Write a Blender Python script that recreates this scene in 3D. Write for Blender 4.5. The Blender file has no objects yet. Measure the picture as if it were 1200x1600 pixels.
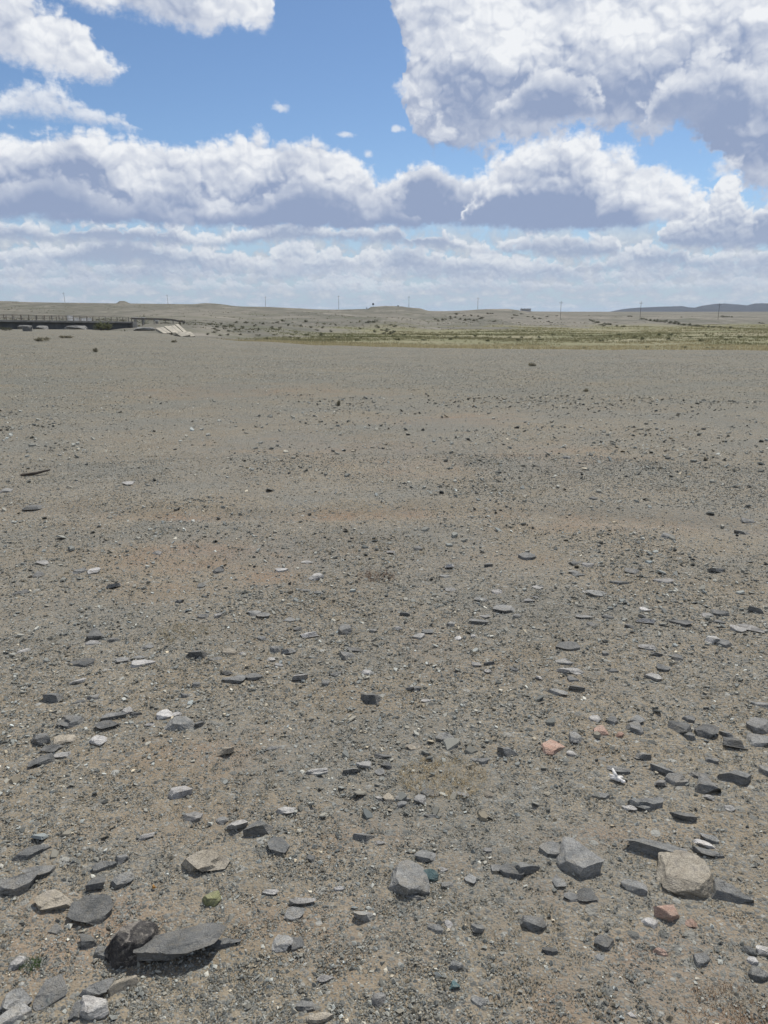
import bpy, bmesh, math, random
import numpy as np
from mathutils import Vector, Matrix
sc = bpy.context.scene
R = math.radians
COL = sc.collection

# ------------------------------------------------------------------ camera
EYE = 1.6
PITCH = math.atan(310/1200)          # eye level sits at row 490 of 1600
cam = bpy.data.cameras.new('camera'); camo = bpy.data.objects.new('camera', cam); COL.objects.link(camo)
cam.sensor_fit = 'VERTICAL'; cam.sensor_height = 24; cam.lens = 18
cam.clip_start = 0.05; cam.clip_end = 60000
camo.location = (0, 0, EYE); camo.rotation_euler = (math.pi/2-PITCH, 0, 0)
sc.camera = camo
cy = sc.cycles
cy.max_bounces = 5; cy.diffuse_bounces = 2; cy.glossy_bounces = 1; cy.transmission_bounces = 2; cy.volume_bounces = 0; cy.transparent_max_bounces = 4
cy.use_adaptive_sampling = True; cy.adaptive_threshold = 0.02
cy.caustics_reflective = False; cy.caustics_refractive = False
sc.view_settings.view_transform = 'Standard'; sc.view_settings.look = 'None'
sc.view_settings.exposure = 0.0; sc.view_settings.gamma = 1.0

def pdir(px, py):
    """direction through a point of the photograph (1200 x 1600)"""
    xc = (px-600)/1200; yc = (800-py)/1200
    c, s = math.cos(PITCH), math.sin(PITCH)
    return np.array([xc, c+yc*s, -s+yc*c])
def azel(px, py):
    d = pdir(px, py)
    return math.degrees(math.atan2(d[0], d[1])), math.degrees(math.atan2(d[2], math.hypot(d[0], d[1])))

# ------------------------------------------------------------------ sun and sky
SUN_EL, SUN_AZ = 54, 24              # in front of the camera, to the right of the view (degrees)
sun = bpy.data.lights.new('sun', 'SUN'); suno = bpy.data.objects.new('sun', sun); COL.objects.link(suno)
sun.energy = 4.4; sun.angle = R(0.53); sun.color = (1.0, 0.95, 0.88)
sd = Vector((math.cos(R(SUN_EL))*math.sin(R(SUN_AZ)), math.cos(R(SUN_EL))*math.cos(R(SUN_AZ)), math.sin(R(SUN_EL))))
suno.rotation_euler = sd.to_track_quat('Z', 'Y').to_euler()
suno.location = sd*50

world = bpy.data.worlds.new('World'); sc.world = world; world.use_nodes = True
world.cycles.sampling_method = 'MANUAL'; world.cycles.sample_map_resolution = 256
class NT:
    """small helper for writing node trees"""
    def __init__(s, tree): s.t = tree; s.n = tree.nodes; s.l = tree.links
    def put(s, sock, v):
        if isinstance(v, bpy.types.NodeSocket): s.l.new(v, sock)
        elif v is not None: sock.default_value = v
    def m(s, op, a, b=None, c=None, clamp=False):
        n = s.n.new('ShaderNodeMath'); n.operation = op; n.use_clamp = clamp
        s.put(n.inputs[0], a); s.put(n.inputs[1], b); s.put(n.inputs[2], c); return n.outputs[0]
    def v(s, op, a, b=None, c=None):
        n = s.n.new('ShaderNodeVectorMath'); n.operation = op
        s.put(n.inputs[0], a); s.put(n.inputs[1], b); s.put(n.inputs[2], c)
        return n.outputs['Value'] if op in ('LENGTH', 'DOT_PRODUCT', 'DISTANCE') else n.outputs[0]
    def mr(s, x, a, b, c=0.0, d=1.0, smooth=True):
        n = s.n.new('ShaderNodeMapRange'); n.interpolation_type = 'SMOOTHSTEP' if smooth else 'LINEAR'
        s.put(n.inputs[0], x); s.put(n.inputs[1], a); s.put(n.inputs[2], b); s.put(n.inputs[3], c); s.put(n.inputs[4], d)
        return n.outputs[0]
    def noise(s, vec, scale, detail=4, rough=0.55, lac=2.0, dist=0.0, out='Fac', dim='3D'):
        n = s.n.new('ShaderNodeTexNoise'); n.noise_dimensions = dim; s.put(n.inputs['Vector'], vec)
        n.inputs['Scale'].default_value = scale; n.inputs['Detail'].default_value = detail
        n.inputs['Roughness'].default_value = rough; n.inputs['Lacunarity'].default_value = lac; n.inputs['Distortion'].default_value = dist
        return n.outputs[out]
    def voro(s, vec, scale, feature='F1', out='Distance', smooth=0.5, detail=0, dim='3D'):
        n = s.n.new('ShaderNodeTexVoronoi'); n.voronoi_dimensions = dim; n.feature = feature; s.put(n.inputs['Vector'], vec)
        n.inputs['Scale'].default_value = scale
        if feature == 'SMOOTH_F1': n.inputs['Smoothness'].default_value = smooth
        n.inputs['Detail'].default_value = detail
        return n.outputs[out]
    def mix(s, f, a, b, mode='MIX'):
        n = s.n.new('ShaderNodeMix'); n.data_type = 'RGBA'; n.blend_type = mode
        s.put(n.inputs[0], f); s.put(n.inputs[6], a if isinstance(a, bpy.types.NodeSocket) else (*a, 1) if len(a) == 3 else a)
        s.put(n.inputs[7], b if isinstance(b, bpy.types.NodeSocket) else (*b, 1) if len(b) == 3 else b)
        return n.outputs[2]
    def xyz(s, x, y, z):
        n = s.n.new('ShaderNodeCombineXYZ'); s.put(n.inputs[0], x); s.put(n.inputs[1], y); s.put(n.inputs[2], z); return n.outputs[0]
    def sep(s, v):
        n = s.n.new('ShaderNodeSeparateXYZ'); s.put(n.inputs[0], v); return n.outputs

# clouds: every bank has a crown line and a base line (bearing -> elevation); the points are written in picture pixels
BANKS = [
 ('low_row', [(-140, 430), (0, 436), (120, 430), (220, 440), (330, 436), (420, 444), (540, 428), (640, 440), (740, 430), (860, 442), (960, 432), (1080, 440), (1200, 430), (1340, 436)],
             [(-140, 462), (300, 458), (600, 464), (900, 460), (1340, 462)], 0.3, 0.9, 4.4, 0.7, 0.8),
 ('mid_row', [(-140, 405), (0, 412), (90, 404), (160, 414), (260, 404), (380, 424), (450, 410), (560, 418), (650, 404), (760, 420), (850, 408), (930, 424), (1010, 404), (1100, 414), (1200, 402), (1340, 410)],
             [(-140, 440), (300, 444), (600, 440), (900, 446), (1340, 440)], 0.3, 0.8, 3.4, 0.75, 0.8),
   # name, crown, base, softness of crown, softness of base (degrees), puff size, opacity, darkness of the base
 ('heaps', [(-140, 380), (100, 385), (180, 372), (250, 378), (330, 380), (385, 397), (410, 402), (430, 385), (470, 374), (530, 392), (580, 386), (630, 383), (700, 402), (790, 386), (820, 400), (900, 408), (960, 396), (1020, 373), (1060, 378), (1100, 398), (1200, 392), (1340, 380)],
           [(-140, 428), (200, 424), (400, 436), (600, 432), (800, 440), (1000, 428), (1340, 432)], 0.35, 1.0, 2.6, 0.92, 1.25),
 ('row', [(-140, 345), (20, 345), (60, 352), (110, 344), (180, 350), (240, 344), (300, 364), (340, 366), (380, 350), (450, 343), (520, 354), (580, 348), (650, 364), (690, 354), (722, 374), (780, 381), (830, 370), (880, 366), (945, 365), (965, 384), (1000, 402), (1340, 410)],
         [(-140, 372), (100, 380), (300, 388), (400, 384), (500, 378), (700, 392), (800, 400), (900, 404), (960, 404), (1000, 396), (1340, 392)], 0.4, 0.6, 2.4, 0.95, 1.4),
 ('right_heap', [(1010, 400), (1040, 345), (1060, 322), (1080, 302), (1100, 286), (1118, 270), (1140, 268), (1155, 285), (1172, 318), (1190, 320), (1205, 296), (1240, 306), (1340, 300)],
         [(1010, 360), (1060, 388), (1120, 392), (1180, 390), (1340, 388)], 0.5, 0.5, 1.7, 1.0, 1.0),
 ('long_bank', [(-140, 215), (0, 209), (40, 208), (75, 205), (105, 190), (130, 195), (160, 210), (190, 207), (235, 217), (270, 211), (315, 221), (345, 216), (370, 204), (400, 202), (430, 211), (455, 219), (490, 216), (520, 225), (550, 236), (575, 252), (595, 265), (612, 274), (628, 260), (650, 245), (680, 250), (705, 262), (727, 276), (745, 272), (765, 290), (800, 350), (840, 400)],
         [(-140, 338), (0, 340), (100, 346), (250, 353), (400, 357), (600, 357), (700, 354), (780, 352), (840, 340)], 0.8, 0.45, 1.15, 1.0, 1.2),
 ('big_heap', [(715, 370), (738, 300), (752, 272), (775, 250), (800, 231), (830, 217), (850, 213), (880, 207), (905, 198), (925, 196), (945, 222), (962, 226), (990, 231), (1010, 250), (1040, 265), (1070, 278), (1086, 294), (1097, 330), (1112, 390)],
         [(715, 340), (745, 350), (800, 360), (870, 364), (950, 360), (1000, 352), (1060, 344), (1112, 330)], 0.9, 0.5, 1.15, 1.0, 1.25),
 ('thin_cloud', [(-140, 142), (0, 138), (50, 129), (90, 132), (120, 150), (160, 167), (190, 185), (212, 215)], [(-140, 190), (0, 187), (60, 186), (100, 193), (150, 201), (190, 203), (212, 190)], 0.7, 0.9, 1.1, 0.8, 0.45),
 ('upper_left', [(-140, -70), (-20, -70), (40, -30), (70, 0), (100, 5), (118, 14), (128, 38), (150, 62), (165, 85), (188, 104), (205, 112), (222, 175)], [(-140, 95), (0, 99), (50, 109), (100, 125), (140, 131), (175, 123), (205, 112), (222, 80)], 0.9, 0.8, 1.0, 1.0, 0.42),
 ('top_middle', [(90, 60), (108, -10), (125, -60), (420, -60), (434, -15), (441, 15), (452, 80)], [(90, -60), (110, -2), (150, 18), (210, 31), (260, 40), (310, 57), (340, 50), (370, 44), (400, 53), (420, 46), (438, 20), (452, -60)], 0.9, 0.8, 1.0, 1.0, 0.45),
 ('upper_right', [(585, 120), (600, 40), (612, -20), (625, -70), (1340, -80)], [(585, -60), (606, -20), (618, 20), (626, 90), (636, 180), (655, 218), (680, 232), (740, 236), (790, 233), (820, 227), (870, 215), (900, 204), (960, 206), (1000, 204), (1025, 214), (1060, 204), (1090, 214), (1120, 236), (1135, 264), (1150, 288), (1175, 298), (1340, 312)], 0.9, 0.9, 0.9, 1.0, 0.62),
 ('inner_heap', [(755, 230), (780, 170), (805, 138), (830, 112), (860, 97), (890, 100), (915, 120), (935, 150), (965, 215)], [(755, 180), (860, 194), (965, 178)], 0.8, 1.1, 1.0, 0.75, 1.15),
 ('dark_mass', [(975, 230), (1000, 160), (1040, 112), (1090, 72), (1140, 58), (1190, 106), (1260, 90), (1340, 80)], [(975, 195), (1060, 204), (1120, 236), (1150, 286), (1180, 300), (1340, 315)], 1.0, 1.0, 1.0, 0.78, 1.25),
 ('front_heaps', [(-140, 290), (0, 282), (60, 262), (120, 270), (180, 300), (250, 262), (290, 252), (330, 290), (400, 300), (470, 262), (540, 270), (600, 300), (640, 330), (660, 380)], [(-140, 348), (250, 352), (600, 355), (660, 340)], 0.7, 0.8, 1.1, 0.42, 1.1),
]
# darker bodies and brighter openings inside the upper right mass and the banks: x, y, half width, half height, amount (+ dark, - bright)
BODIES = [(865, 145, 85, 45, 0.55), (1110, 80, 130, 60, 0.5), (1160, 220, 90, 90, 0.65), (720, 150, 60, 60, 0.25), (1000, 150, 90, 40, 0.3), (860, 295, 90, 55, 0.45), (760, 60, 110, 55, -0.35), (930, 40, 80, 40, -0.3), (1165, 40, 40, 30, -0.4)]
PUFFS = [(438, 169, 16, 13), (546, 212, 20, 7), (617, 201, 15, 8), (576, 240, 14, 9)]
AZ0, AZ1, EL1 = -45.0, 45.0, 26.0
def build_world():
    N = NT(world.node_tree); N.n.clear()
    out = N.n.new('ShaderNodeOutputWorld'); bg = N.n.new('ShaderNodeBackground')
    sky = N.n.new('ShaderNodeTexSky'); sky.sky_type = 'NISHITA'; sky.sun_disc = False
    sky.sun_elevation = R(SUN_EL); sky.sun_rotation = R(SUN_AZ); sky.altitude = 1200; sky.air_density = 1.0; sky.dust_density = 0.5; sky.ozone_density = 1.5
    STR = 0.10
    K = lambda c: tuple(x/STR for x in c)
    tc = N.n.new('ShaderNodeTexCoord'); d = N.v('NORMALIZE', tc.outputs['Generated']); s = N.sep(d)
    DEG = 180/math.pi
    az = N.m('MULTIPLY', N.m('ARCTAN2', s[0], s[1]), DEG); el = N.m('MULTIPLY', N.m('ARCSINE', s[2]), DEG)
    p = N.xyz(az, el, 0.0)
    # billows: round caps of two sizes with fine fray
    g = bpy.data.node_groups.new('billow', 'ShaderNodeTree')
    g.interface.new_socket('Vector', in_out='INPUT', socket_type='NodeSocketVector')
    g.interface.new_socket('Height', in_out='OUTPUT', socket_type='NodeSocketFloat')
    G = NT(g); gi = G.n.new('NodeGroupInput'); go = G.n.new('NodeGroupOutput'); gp = gi.outputs[0]
    wn = G.noise(gp, 0.8, 2, 0.55, out='Color', dim='2D')
    gq = G.v('ADD', gp, G.v('MULTIPLY', G.v('SUBTRACT', wn, (0.5, 0.5, 0.5)), (1.3, 1.3, 0)))
    v1 = G.voro(gq, 0.55, dim='2D'); v2 = G.voro(gq, 1.45, dim='2D'); v3 = G.voro(gq, 3.6, dim='2D')
    fr = G.noise(gq, 0.8, 4, 0.5, dim='2D')
    h = G.m('MULTIPLY_ADD', G.m('MULTIPLY', v1, v1), -0.85, 0.55)
    h = G.m('MULTIPLY_ADD', G.m('MULTIPLY', v2, v2), -0.42, h); h = G.m('MULTIPLY_ADD', G.m('MULTIPLY', v3, v3), -0.07, h)
    h = G.m('ADD', h, G.m('MULTIPLY', G.m('SUBTRACT', fr, 0.5), 0.75))
    G.l.new(h, go.inputs[0])
    def billow(scale, dx=0.0, dy=0.0):
        n = N.n.new('ShaderNodeGroup'); n.node_tree = g
        N.l.new(N.v('MULTIPLY_ADD', p, (scale*0.85, scale, 0), (dx+7*scale, dy, 0.0)), n.inputs[0]); return n.outputs[0]
    sizes = {}
    for sc_ in (1.0, 1.7, 2.7):
        b0 = billow(sc_); b1 = billow(sc_, 0.12, 0.34)
        sizes[sc_] = (b0, N.m('SUBTRACT', b0, b1))
    fray = N.noise(N.v('ADD', N.v('MULTIPLY', p, (0.8, 1.1, 0)), (3, 9, 0)), 2.6, 5, 0.65, dim='2D')
    fray2 = N.noise(p, 0.55, 5, 0.6, dim='2D')
    big = N.noise(N.v('MULTIPLY', p, (0.8, 1.2, 0)), 0.16, 3, 0.55, dim='2D')
    pw = N.v('ADD', p, N.v('MULTIPLY', N.v('SUBTRACT', N.noise(p, 0.30, 4, 0.6, out='Color', dim='2D'), (0.5, 0.5, 0.5)), (4.0, 2.2, 0)))
    sw = N.sep(pw); u = N.mr(sw[0], AZ0, AZ1, smooth=False); elw = sw[1]
    def curve(pts):
        n = N.n.new('ShaderNodeFloatCurve'); c = n.mapping.curves[0]
        xy = [azel(*q) for q in pts]; xy = [((a-AZ0)/(AZ1-AZ0), min(max((e+6)/(EL1+6), 0), 1)) for a, e in xy]
        while len(c.points) < len(xy): c.points.new(0.5, 0.5)
        for q, (a, b) in zip(c.points, sorted(xy)): q.location = (min(max(a, 0), 1), b); q.handle_type = 'AUTO_CLAMPED'
        n.mapping.update(); N.l.new(u, n.inputs['Value'])
        return N.m('MULTIPLY_ADD', n.outputs[0], EL1+6, -6.0)
    body = None
    def blob(L, q=None):
        a, e = azel(L[0], L[1]); a2, _ = azel(L[0]+L[2], L[1]); _, e2 = azel(L[0], L[1]-L[3]); rx, ry = a2-a, e2-e
        return N.v('LENGTH', N.v('MULTIPLY_ADD', q or pw, (1/rx, 1/ry, 0), (-a/rx, -e/ry, 0)))
    for L in BODIES:
        f = N.mr(blob(L), 1.25, 0.25, 0.0, L[4]); body = f if body is None else N.m('ADD', body, f)
    horizon = K((0.41, 0.50, 0.62))
    col = N.mix(N.mr(el, 9.0, 0.5, 0.0, 0.8), N.mix(1.0, sky.outputs[0], (0.79, 0.89, 0.99), 'MULTIPLY'), horizon)
    white = K((0.88, 0.90, 0.93)); shade = K((0.298, 0.370, 0.540)); pale = K((0.60, 0.65, 0.72))
    # faint far decks close to the horizon
    q = N.xyz(N.m('MULTIPLY', az, 0.55), N.m('DIVIDE', 34.0, N.m('ADD', N.m('MAXIMUM', el, 0.0), 3.5)), 0.0)
    lo = N.noise(q, 1.1, 5, 0.6, dim='2D'); lb, lr = sizes[1.7]
    la = N.m('MULTIPLY', N.mr(N.m('MULTIPLY_ADD', lb, 0.16, lo), 0.40, 0.62), N.mr(el, 7.5, 4.0, 0.0, 0.9))
    ll = N.m('ADD', N.m('MULTIPLY', lr, 0.4), N.m('MULTIPLY_ADD', lo, 2.0, -0.55), clamp=True)
    col = N.mix(la, col, N.mix(ll, K((0.36, 0.43, 0.56)), K((0.64, 0.67, 0.71))))
    for (name, crown, base, sa, sb, size, opa, dark) in BANKS:
        bk = 1.0 if size < 1.6 else (1.7 if size < 3 else 2.7)
        b0, rel = sizes[bk]; amp = {1.0: 0.95, 1.7: 0.95, 2.7: 0.7}[bk]
        top = curve(crown); bot = curve(base)
        if name == 'upper_right': bot = N.m('ADD', bot, N.m('MULTIPLY_ADD', fray2, 3.4, -1.9))
        e2 = N.m('MULTIPLY_ADD', b0, -amp*1.25, N.m('ADD', N.m('MULTIPLY_ADD', elw, 0.5, N.m('MULTIPLY', el, 0.5)), amp*0.28))          # billows push the crown outwards
        up = N.m('SUBTRACT', top, e2)
        dn = N.m('SUBTRACT', N.m('MULTIPLY_ADD', b0, amp*0.55, el), N.m('ADD', bot, amp*0.05))
        f = N.m('MINIMUM', N.m('DIVIDE', up, sa), N.m('DIVIDE', dn, sb))
        alpha = N.mr(N.m('ADD', f, N.m('MULTIPLY', N.m('SUBTRACT', fray, 0.5), 0.9)), -0.08, 1.0 if bk == 1 else 1.1, 0.0, opa)
        hgt = N.m('DIVIDE', N.m('SUBTRACT', el, bot), N.m('MAXIMUM', N.m('SUBTRACT', top, bot), 0.8))
        # thin cloud lets the light through; the deep lower body keeps it
        depth = N.m('MULTIPLY', N.mr(N.m('DIVIDE', up, sa), 0.1, 2.6 if bk == 1 else 2.0), N.mr(N.m('ADD', hgt, N.m('MULTIPLY_ADD', big, 1.6, -0.8)), 1.05, 0.0, 0.06, 0.92))
        depth = N.m('MULTIPLY', depth, dark)
        if name in ('upper_right', 'big_heap'): depth = N.m('ADD', depth, N.m('MULTIPLY', body, N.mr(f, 0.3, 1.4)))
        lit = N.m('SUBTRACT', N.m('MULTIPLY_ADD', big, 0.5, 0.68), depth)
        lit = N.m('ADD', lit, N.m('MULTIPLY', rel, N.mr(hgt, 0.0, 0.5, 0.14, 0.55)))
        lit = N.m('ADD', lit, N.m('MULTIPLY', N.m('SUBTRACT', b0, 0.3), 0.35), clamp=True)
        c = N.mix(N.m('POWER', lit, 1.15), shade, white)
        if bk != 1.0 or name == 'right_heap': c = N.mix(0.15 if name != 'right_heap' else 0.08, c, pale)
        if bk != 1.0: c = N.mix(N.mr(el, 9.0, 1.0, 0.0, 0.36), c, K((0.43, 0.50, 0.61)))
        col = N.mix(alpha, col, c)
    b0, rel = sizes[1.0]
    for L in ((640, 28, 34, 30), (650, 82, 32, 26), (640, 138, 30, 22), (664, 176, 34, 28), (690, 212, 40, 20), (1010, 268, 30, 18), (1128, 262, 34, 24)):      # torn heads along the edge of the upper right mass
        f = N.m('ADD', N.m('MULTIPLY_ADD', b0, 0.9, 0.62), N.m('MULTIPLY_ADD', fray, 0.8, -0.4)); f = N.m('SUBTRACT', f, blob(L, N.v('ADD', p, N.v('MULTIPLY', N.v('SUBTRACT', pw, p), (0.5, 0.5, 0)))))
        li = N.m('ADD', N.m('ADD', 0.72, N.m('MULTIPLY', rel, 0.7)), N.m('MULTIPLY', f, -0.12), clamp=True)
        col = N.mix(N.mr(f, 0.0, 0.8, 0.0, 0.9), col, N.mix(li, shade, white))
    for L in PUFFS:
        f = N.m('SUBTRACT', N.m('MULTIPLY_ADD', sizes[1.7][0], 0.75, 0.72), blob(L, N.v('ADD', p, N.v('MULTIPLY', N.v('SUBTRACT', pw, p), (0.3, 0.25, 0)))))
        col = N.mix(N.mr(f, 0.0, 0.75, 0.0, 0.75), col, K((0.80, 0.83, 0.88)))
    # the same broken weather beside, behind and above the camera
    far = N.m('MAXIMUM', N.mr(N.m('ABSOLUTE', az), 36, 44), N.mr(el, 22, 27))
    gen = N.m('MULTIPLY_ADD', sizes[1.0][0], 0.12, N.noise(N.v('MULTIPLY', d, (1, 1, 1.6)), 2.6, 5, 0.58))
    ga = N.m('MULTIPLY', N.mr(gen, 0.50, 0.60), N.m('MULTIPLY', far, N.mr(el, 0.0, 3.0)))
    col = N.mix(ga, col, N.mix(N.mr(gen, 0.54, 0.75), white, shade))
    N.l.new(col, bg.inputs[0]); bg.inputs[1].default_value = STR
    N.l.new(bg.outputs[0], out.inputs[0])
build_world()

# ------------------------------------------------------------------ numeric noise and terrain shape
def _hash(ix, iy, seed):
    h = (ix.astype(np.int64)*374761393 + iy.astype(np.int64)*668265263 + seed*2147483647 + 1013904223) & 0xffffffff
    h = ((h ^ (h >> 13))*1274126177) & 0xffffffff
    h = (h ^ (h >> 16))
    return (h & 0xffffff)/float(0xffffff)
def vnoise(x, y, seed=0):
    ix = np.floor(x); iy = np.floor(y); fx = x-ix; fy = y-iy
    fx = fx*fx*(3-2*fx); fy = fy*fy*(3-2*fy)
    a = _hash(ix, iy, seed); b = _hash(ix+1, iy, seed); c = _hash(ix, iy+1, seed); d = _hash(ix+1, iy+1, seed)
    return (a*(1-fx)+b*fx)*(1-fy)+(c*(1-fx)+d*fx)*fy
def fbm(x, y, oct=4, seed=0, gain=0.5):
    s = 0; a = 1; t = 0
    for o in range(oct):
        s = s+a*vnoise(x*2**o+17.3*o, y*2**o-9.1*o, seed+o); t += a; a *= gain
    return s/t-0.5

# land profile: for nine bearings, (distance, picture row at which the land stands there)
PROF = [
 (-250, [(20, None), (85, 514), (92, 524), (108, 526), (135, 520), (150, 505), (185, 500), (280, 492), (420, 481), (650, 471), (900, 473), (3000, 484)]),
 (0,    [(20, None), (85, 513.5), (92, 524), (108, 526), (140, 520), (160, 504), (190, 500), (280, 492), (420, 481), (650, 471), (900, 473), (3000, 484)]),
 (130,  [(20, None), (85, 514), (92, 522), (112, 524), (150, 518), (165, 505), (195, 501), (280, 493), (420, 483), (680, 473), (900, 475), (3000, 484)]),
 (205,  [(20, None), (85, 517), (92, 521), (104, 521), (150, 511), (165, 506), (200, 501), (290, 492), (430, 484), (690, 474), (900, 476), (3000, 484)]),
 (255,  [(20, None), (78, 521), (92, 524), (106, 522), (135, 509), (165, 505), (210, 501), (290, 493), (430, 486), (690, 474.5), (900, 476), (3000, 484)]),
 (305,  [(20, None), (68, 526), (86, 533), (108, 530), (135, 520), (165, 507), (215, 502), (290, 493), (430, 486), (690, 475), (900, 477), (3000, 484)]),
 (400,  [(20, None), (62, 533), (80, 536), (110, 533), (150, 525), (190, 514), (230, 506), (300, 496), (430, 488), (700, 479), (900, 481), (3000, 485)]),
 (520,  [(20, None), (57, 539.5), (78, 541), (110, 536), (160, 526), (205, 515), (245, 506), (310, 497), (430, 490), (680, 483.5), (900, 485), (3000, 486.5)]),
 (605,  [(20, None), (55, 542), (75, 543), (110, 537), (165, 525), (215, 515), (250, 507), (320, 500), (430, 492), (640, 483), (900, 485.5), (3000, 486.5)]),
 (690,  [(20, None), (53, 544), (72, 544), (110, 538), (170, 524), (225, 516), (260, 511), (330, 503), (450, 495), (680, 486), (900, 486.8), (3000, 487)]),
 (770,  [(20, None), (52, 545), (72, 545), (110, 538), (170, 524), (225, 516), (265, 511), (330, 504), (450, 496), (640, 484), (900, 486.3), (3000, 487)]),
 (900,  [(20, None), (50, 546), (72, 546), (110, 538), (175, 523), (235, 515), (280, 511), (360, 504), (500, 497), (800, 490), (1500, 487), (3000, 487.2)]),
 (1200, [(20, None), (48, 547.5), (72, 547), (110, 538), (180, 523), (245, 515), (290, 511), (380, 504), (520, 498), (900, 491.5), (1600, 488), (3000, 487)]),
 (1500, [(20, None), (48, 548), (72, 547), (110, 538), (180, 523), (245, 515), (290, 511), (380, 504), (520, 498), (900, 491.5), (1600, 488), (3000, 487)]),
]
LG = np.linspace(math.log(15), math.log(3000), 260)
_paz = []; _pz = []
for px, ks in PROF:
    ds, zs = [1.0, 20.0], [0.0, 0.0]
    for d, y in ks[1:]:
        v = pdir(px, y); ds.append(d); zs.append(EYE+v[2]/math.hypot(v[0], v[1])*d)
    v = pdir(px, 560); _paz.append(math.atan2(v[0], v[1]))
    z = np.interp(LG, np.log(ds), zs)
    k = np.array([.1, .2, .4, .2, .1]); z = np.convolve(np.pad(z, 2, mode='edge'), k, 'valid')
    _pz.append(z)
_paz = np.array(_paz); _pz = np.array(_pz)
def land(x, y, detail=True):
    """ground height (metres) at arrays x, y"""
    x = np.asarray(x, float); y = np.asarray(y, float)
    r = np.hypot(x, y)+1e-6; az = np.arctan2(x, y)
    l = np.clip(np.log(r), LG[0], LG[-1]); fi = (l-LG[0])/(LG[1]-LG[0]); i = np.clip(fi.astype(int), 0, len(LG)-2); fi = fi-i
    aj = np.clip(np.interp(az, _paz, np.arange(len(_paz))), 0, len(_paz)-1.0001); j = aj.astype(int); fj = aj-j
    fj = fj*fj*(3-2*fj)
    z = (_pz[j, i]*(1-fi)+_pz[j, i+1]*fi)*(1-fj)+(_pz[j+1, i]*(1-fi)+_pz[j+1, i+1]*fi)*fj
    back = np.clip((np.abs(az)-1.0)/0.5, 0, 1); z = z*(1-back)
    if detail:
        z = z+np.clip((r-70)/60, 0, 1)*np.clip(r*0.009, 0, 3.0)*fbm(x*0.03, y*0.03, 5, 11, .55)*(r < 640)
        pxx = 600+1200/math.cos(PITCH)*np.tan(np.clip(az, -1.2, 1.2))
        sm = lambda a, b, t: np.clip((t-a)/(b-a), 0, 1)**2*(3-2*np.clip((t-a)/(b-a), 0, 1))
        for x0, x1, x2, x3, hp, rr, rw in ((181, 190, 195, 207, 4.0, 640, 60), (300, 325, 335, 372, 2.2, 660, 90), (572, 582, 655, 672, 3.6, 640, 70), (690, 765, 775, 840, 1.6, 610, 110), (430, 470, 480, 560, 1.5, 420, 60), (520, 570, 610, 650, 3.0, 250, 22), (330, 380, 420, 470, 3.0, 200, 25), (640, 700, 760, 850, 2.0, 330, 50)):
            bell = np.exp(-((r-rr)/rw)**2)
            z = z+hp*rr/1200*sm(x0, x1, pxx)*(1-sm(x2, x3, pxx))*bell*(np.abs(az) < 1.2)
        z = z+0.05*fbm(x*0.45, y*0.45, 3, 3)*np.clip(r/6, 0.25, 1)
        z = z+0.016*fbm(x*3.2, y*3.2, 4, 5)*np.clip(1.4-r/25, 0, 1)
        # faint wheel track crossing the gravel
        ty = track_y(x); z = z-0.03*np.exp(-((y-ty)/0.16)**2)*(r < 40)+0.02*np.exp(-((y-ty-0.4)/0.2)**2)*(r < 40)
    return z
def flat_hit(px, py):
    v = pdir(px, py); t = EYE/-v[2]; return v[0]*t, v[1]*t
_t0 = flat_hit(0, 801); _t1 = flat_hit(600, 804); _t2 = flat_hit(1200, 826)
_tp = np.polyfit([_t0[0], _t1[0], _t2[0]], [_t0[1], _t1[1], _t2[1]], 2)
def track_y(x): return np.polyval(_tp, np.clip(x, -6, 6))+0.12*np.sin(x*1.3)
def at(px, py, dmax=2500.0):
    """point of the land seen at a picture position"""
    v = pdir(px, py); h = math.hypot(v[0], v[1]); v = v/h
    d = np.geomspace(1.0, dmax, 4000)
    zz = land(v[0]*d, v[1]*d); below = EYE+v[2]*d <= zz
    if not below.any(): k = len(d)-1
    else: k = int(np.argmax(below))
    return Vector((v[0]*d[k], v[1]*d[k], float(zz[k]))), float(d[k])
def at_d(px, py, d):
    v = pdir(px, py); v = v/math.hypot(v[0], v[1])
    return Vector((v[0]*d, v[1]*d, EYE+v[2]*d))
def gz(x, y): return float(land(np.array([x]), np.array([y]))[0])

# ------------------------------------------------------------------ materials
def newmat(name):
    m = bpy.data.materials.new(name); m.use_nodes = True
    N = NT(m.node_tree); N.n.clear()
    out = N.n.new('ShaderNodeOutputMaterial'); bs = N.n.new('ShaderNodeBsdfPrincipled')
    bs.inputs['Roughness'].default_value = 0.9; bs.inputs['Specular IOR Level'].default_value = 0.25
    N.l.new(bs.outputs[0], out.inputs[0])
    return m, N, bs
def bump(N, bs, h, dist, strength=1.0):
    b = N.n.new('ShaderNodeBump'); b.inputs['Strength'].default_value = strength; b.inputs['Distance'].default_value = dist
    N.l.new(h, b.inputs['Height']); N.l.new(b.outputs[0], bs.inputs['Normal']); return b
def simple(name, col, col2=None, scale=6, rough=0.85, bd=0.004, metal=0.0):
    m, N, bs = newmat(name)
    tc = N.n.new('ShaderNodeTexCoord'); p = tc.outputs['Object']
    n = N.noise(p, scale, 5, 0.6)
    col2 = col2 or tuple(c*0.6 for c in col)
    N.l.new(N.mix(N.mr(n, 0.35, 0.65), col2, col), bs.inputs['Base Color'])
    bs.inputs['Roughness'].default_value = rough; bs.inputs['Metallic'].default_value = metal
    if bd: bump(N, bs, N.noise(p, scale*6, 5, 0.6), bd)
    return m
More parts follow.
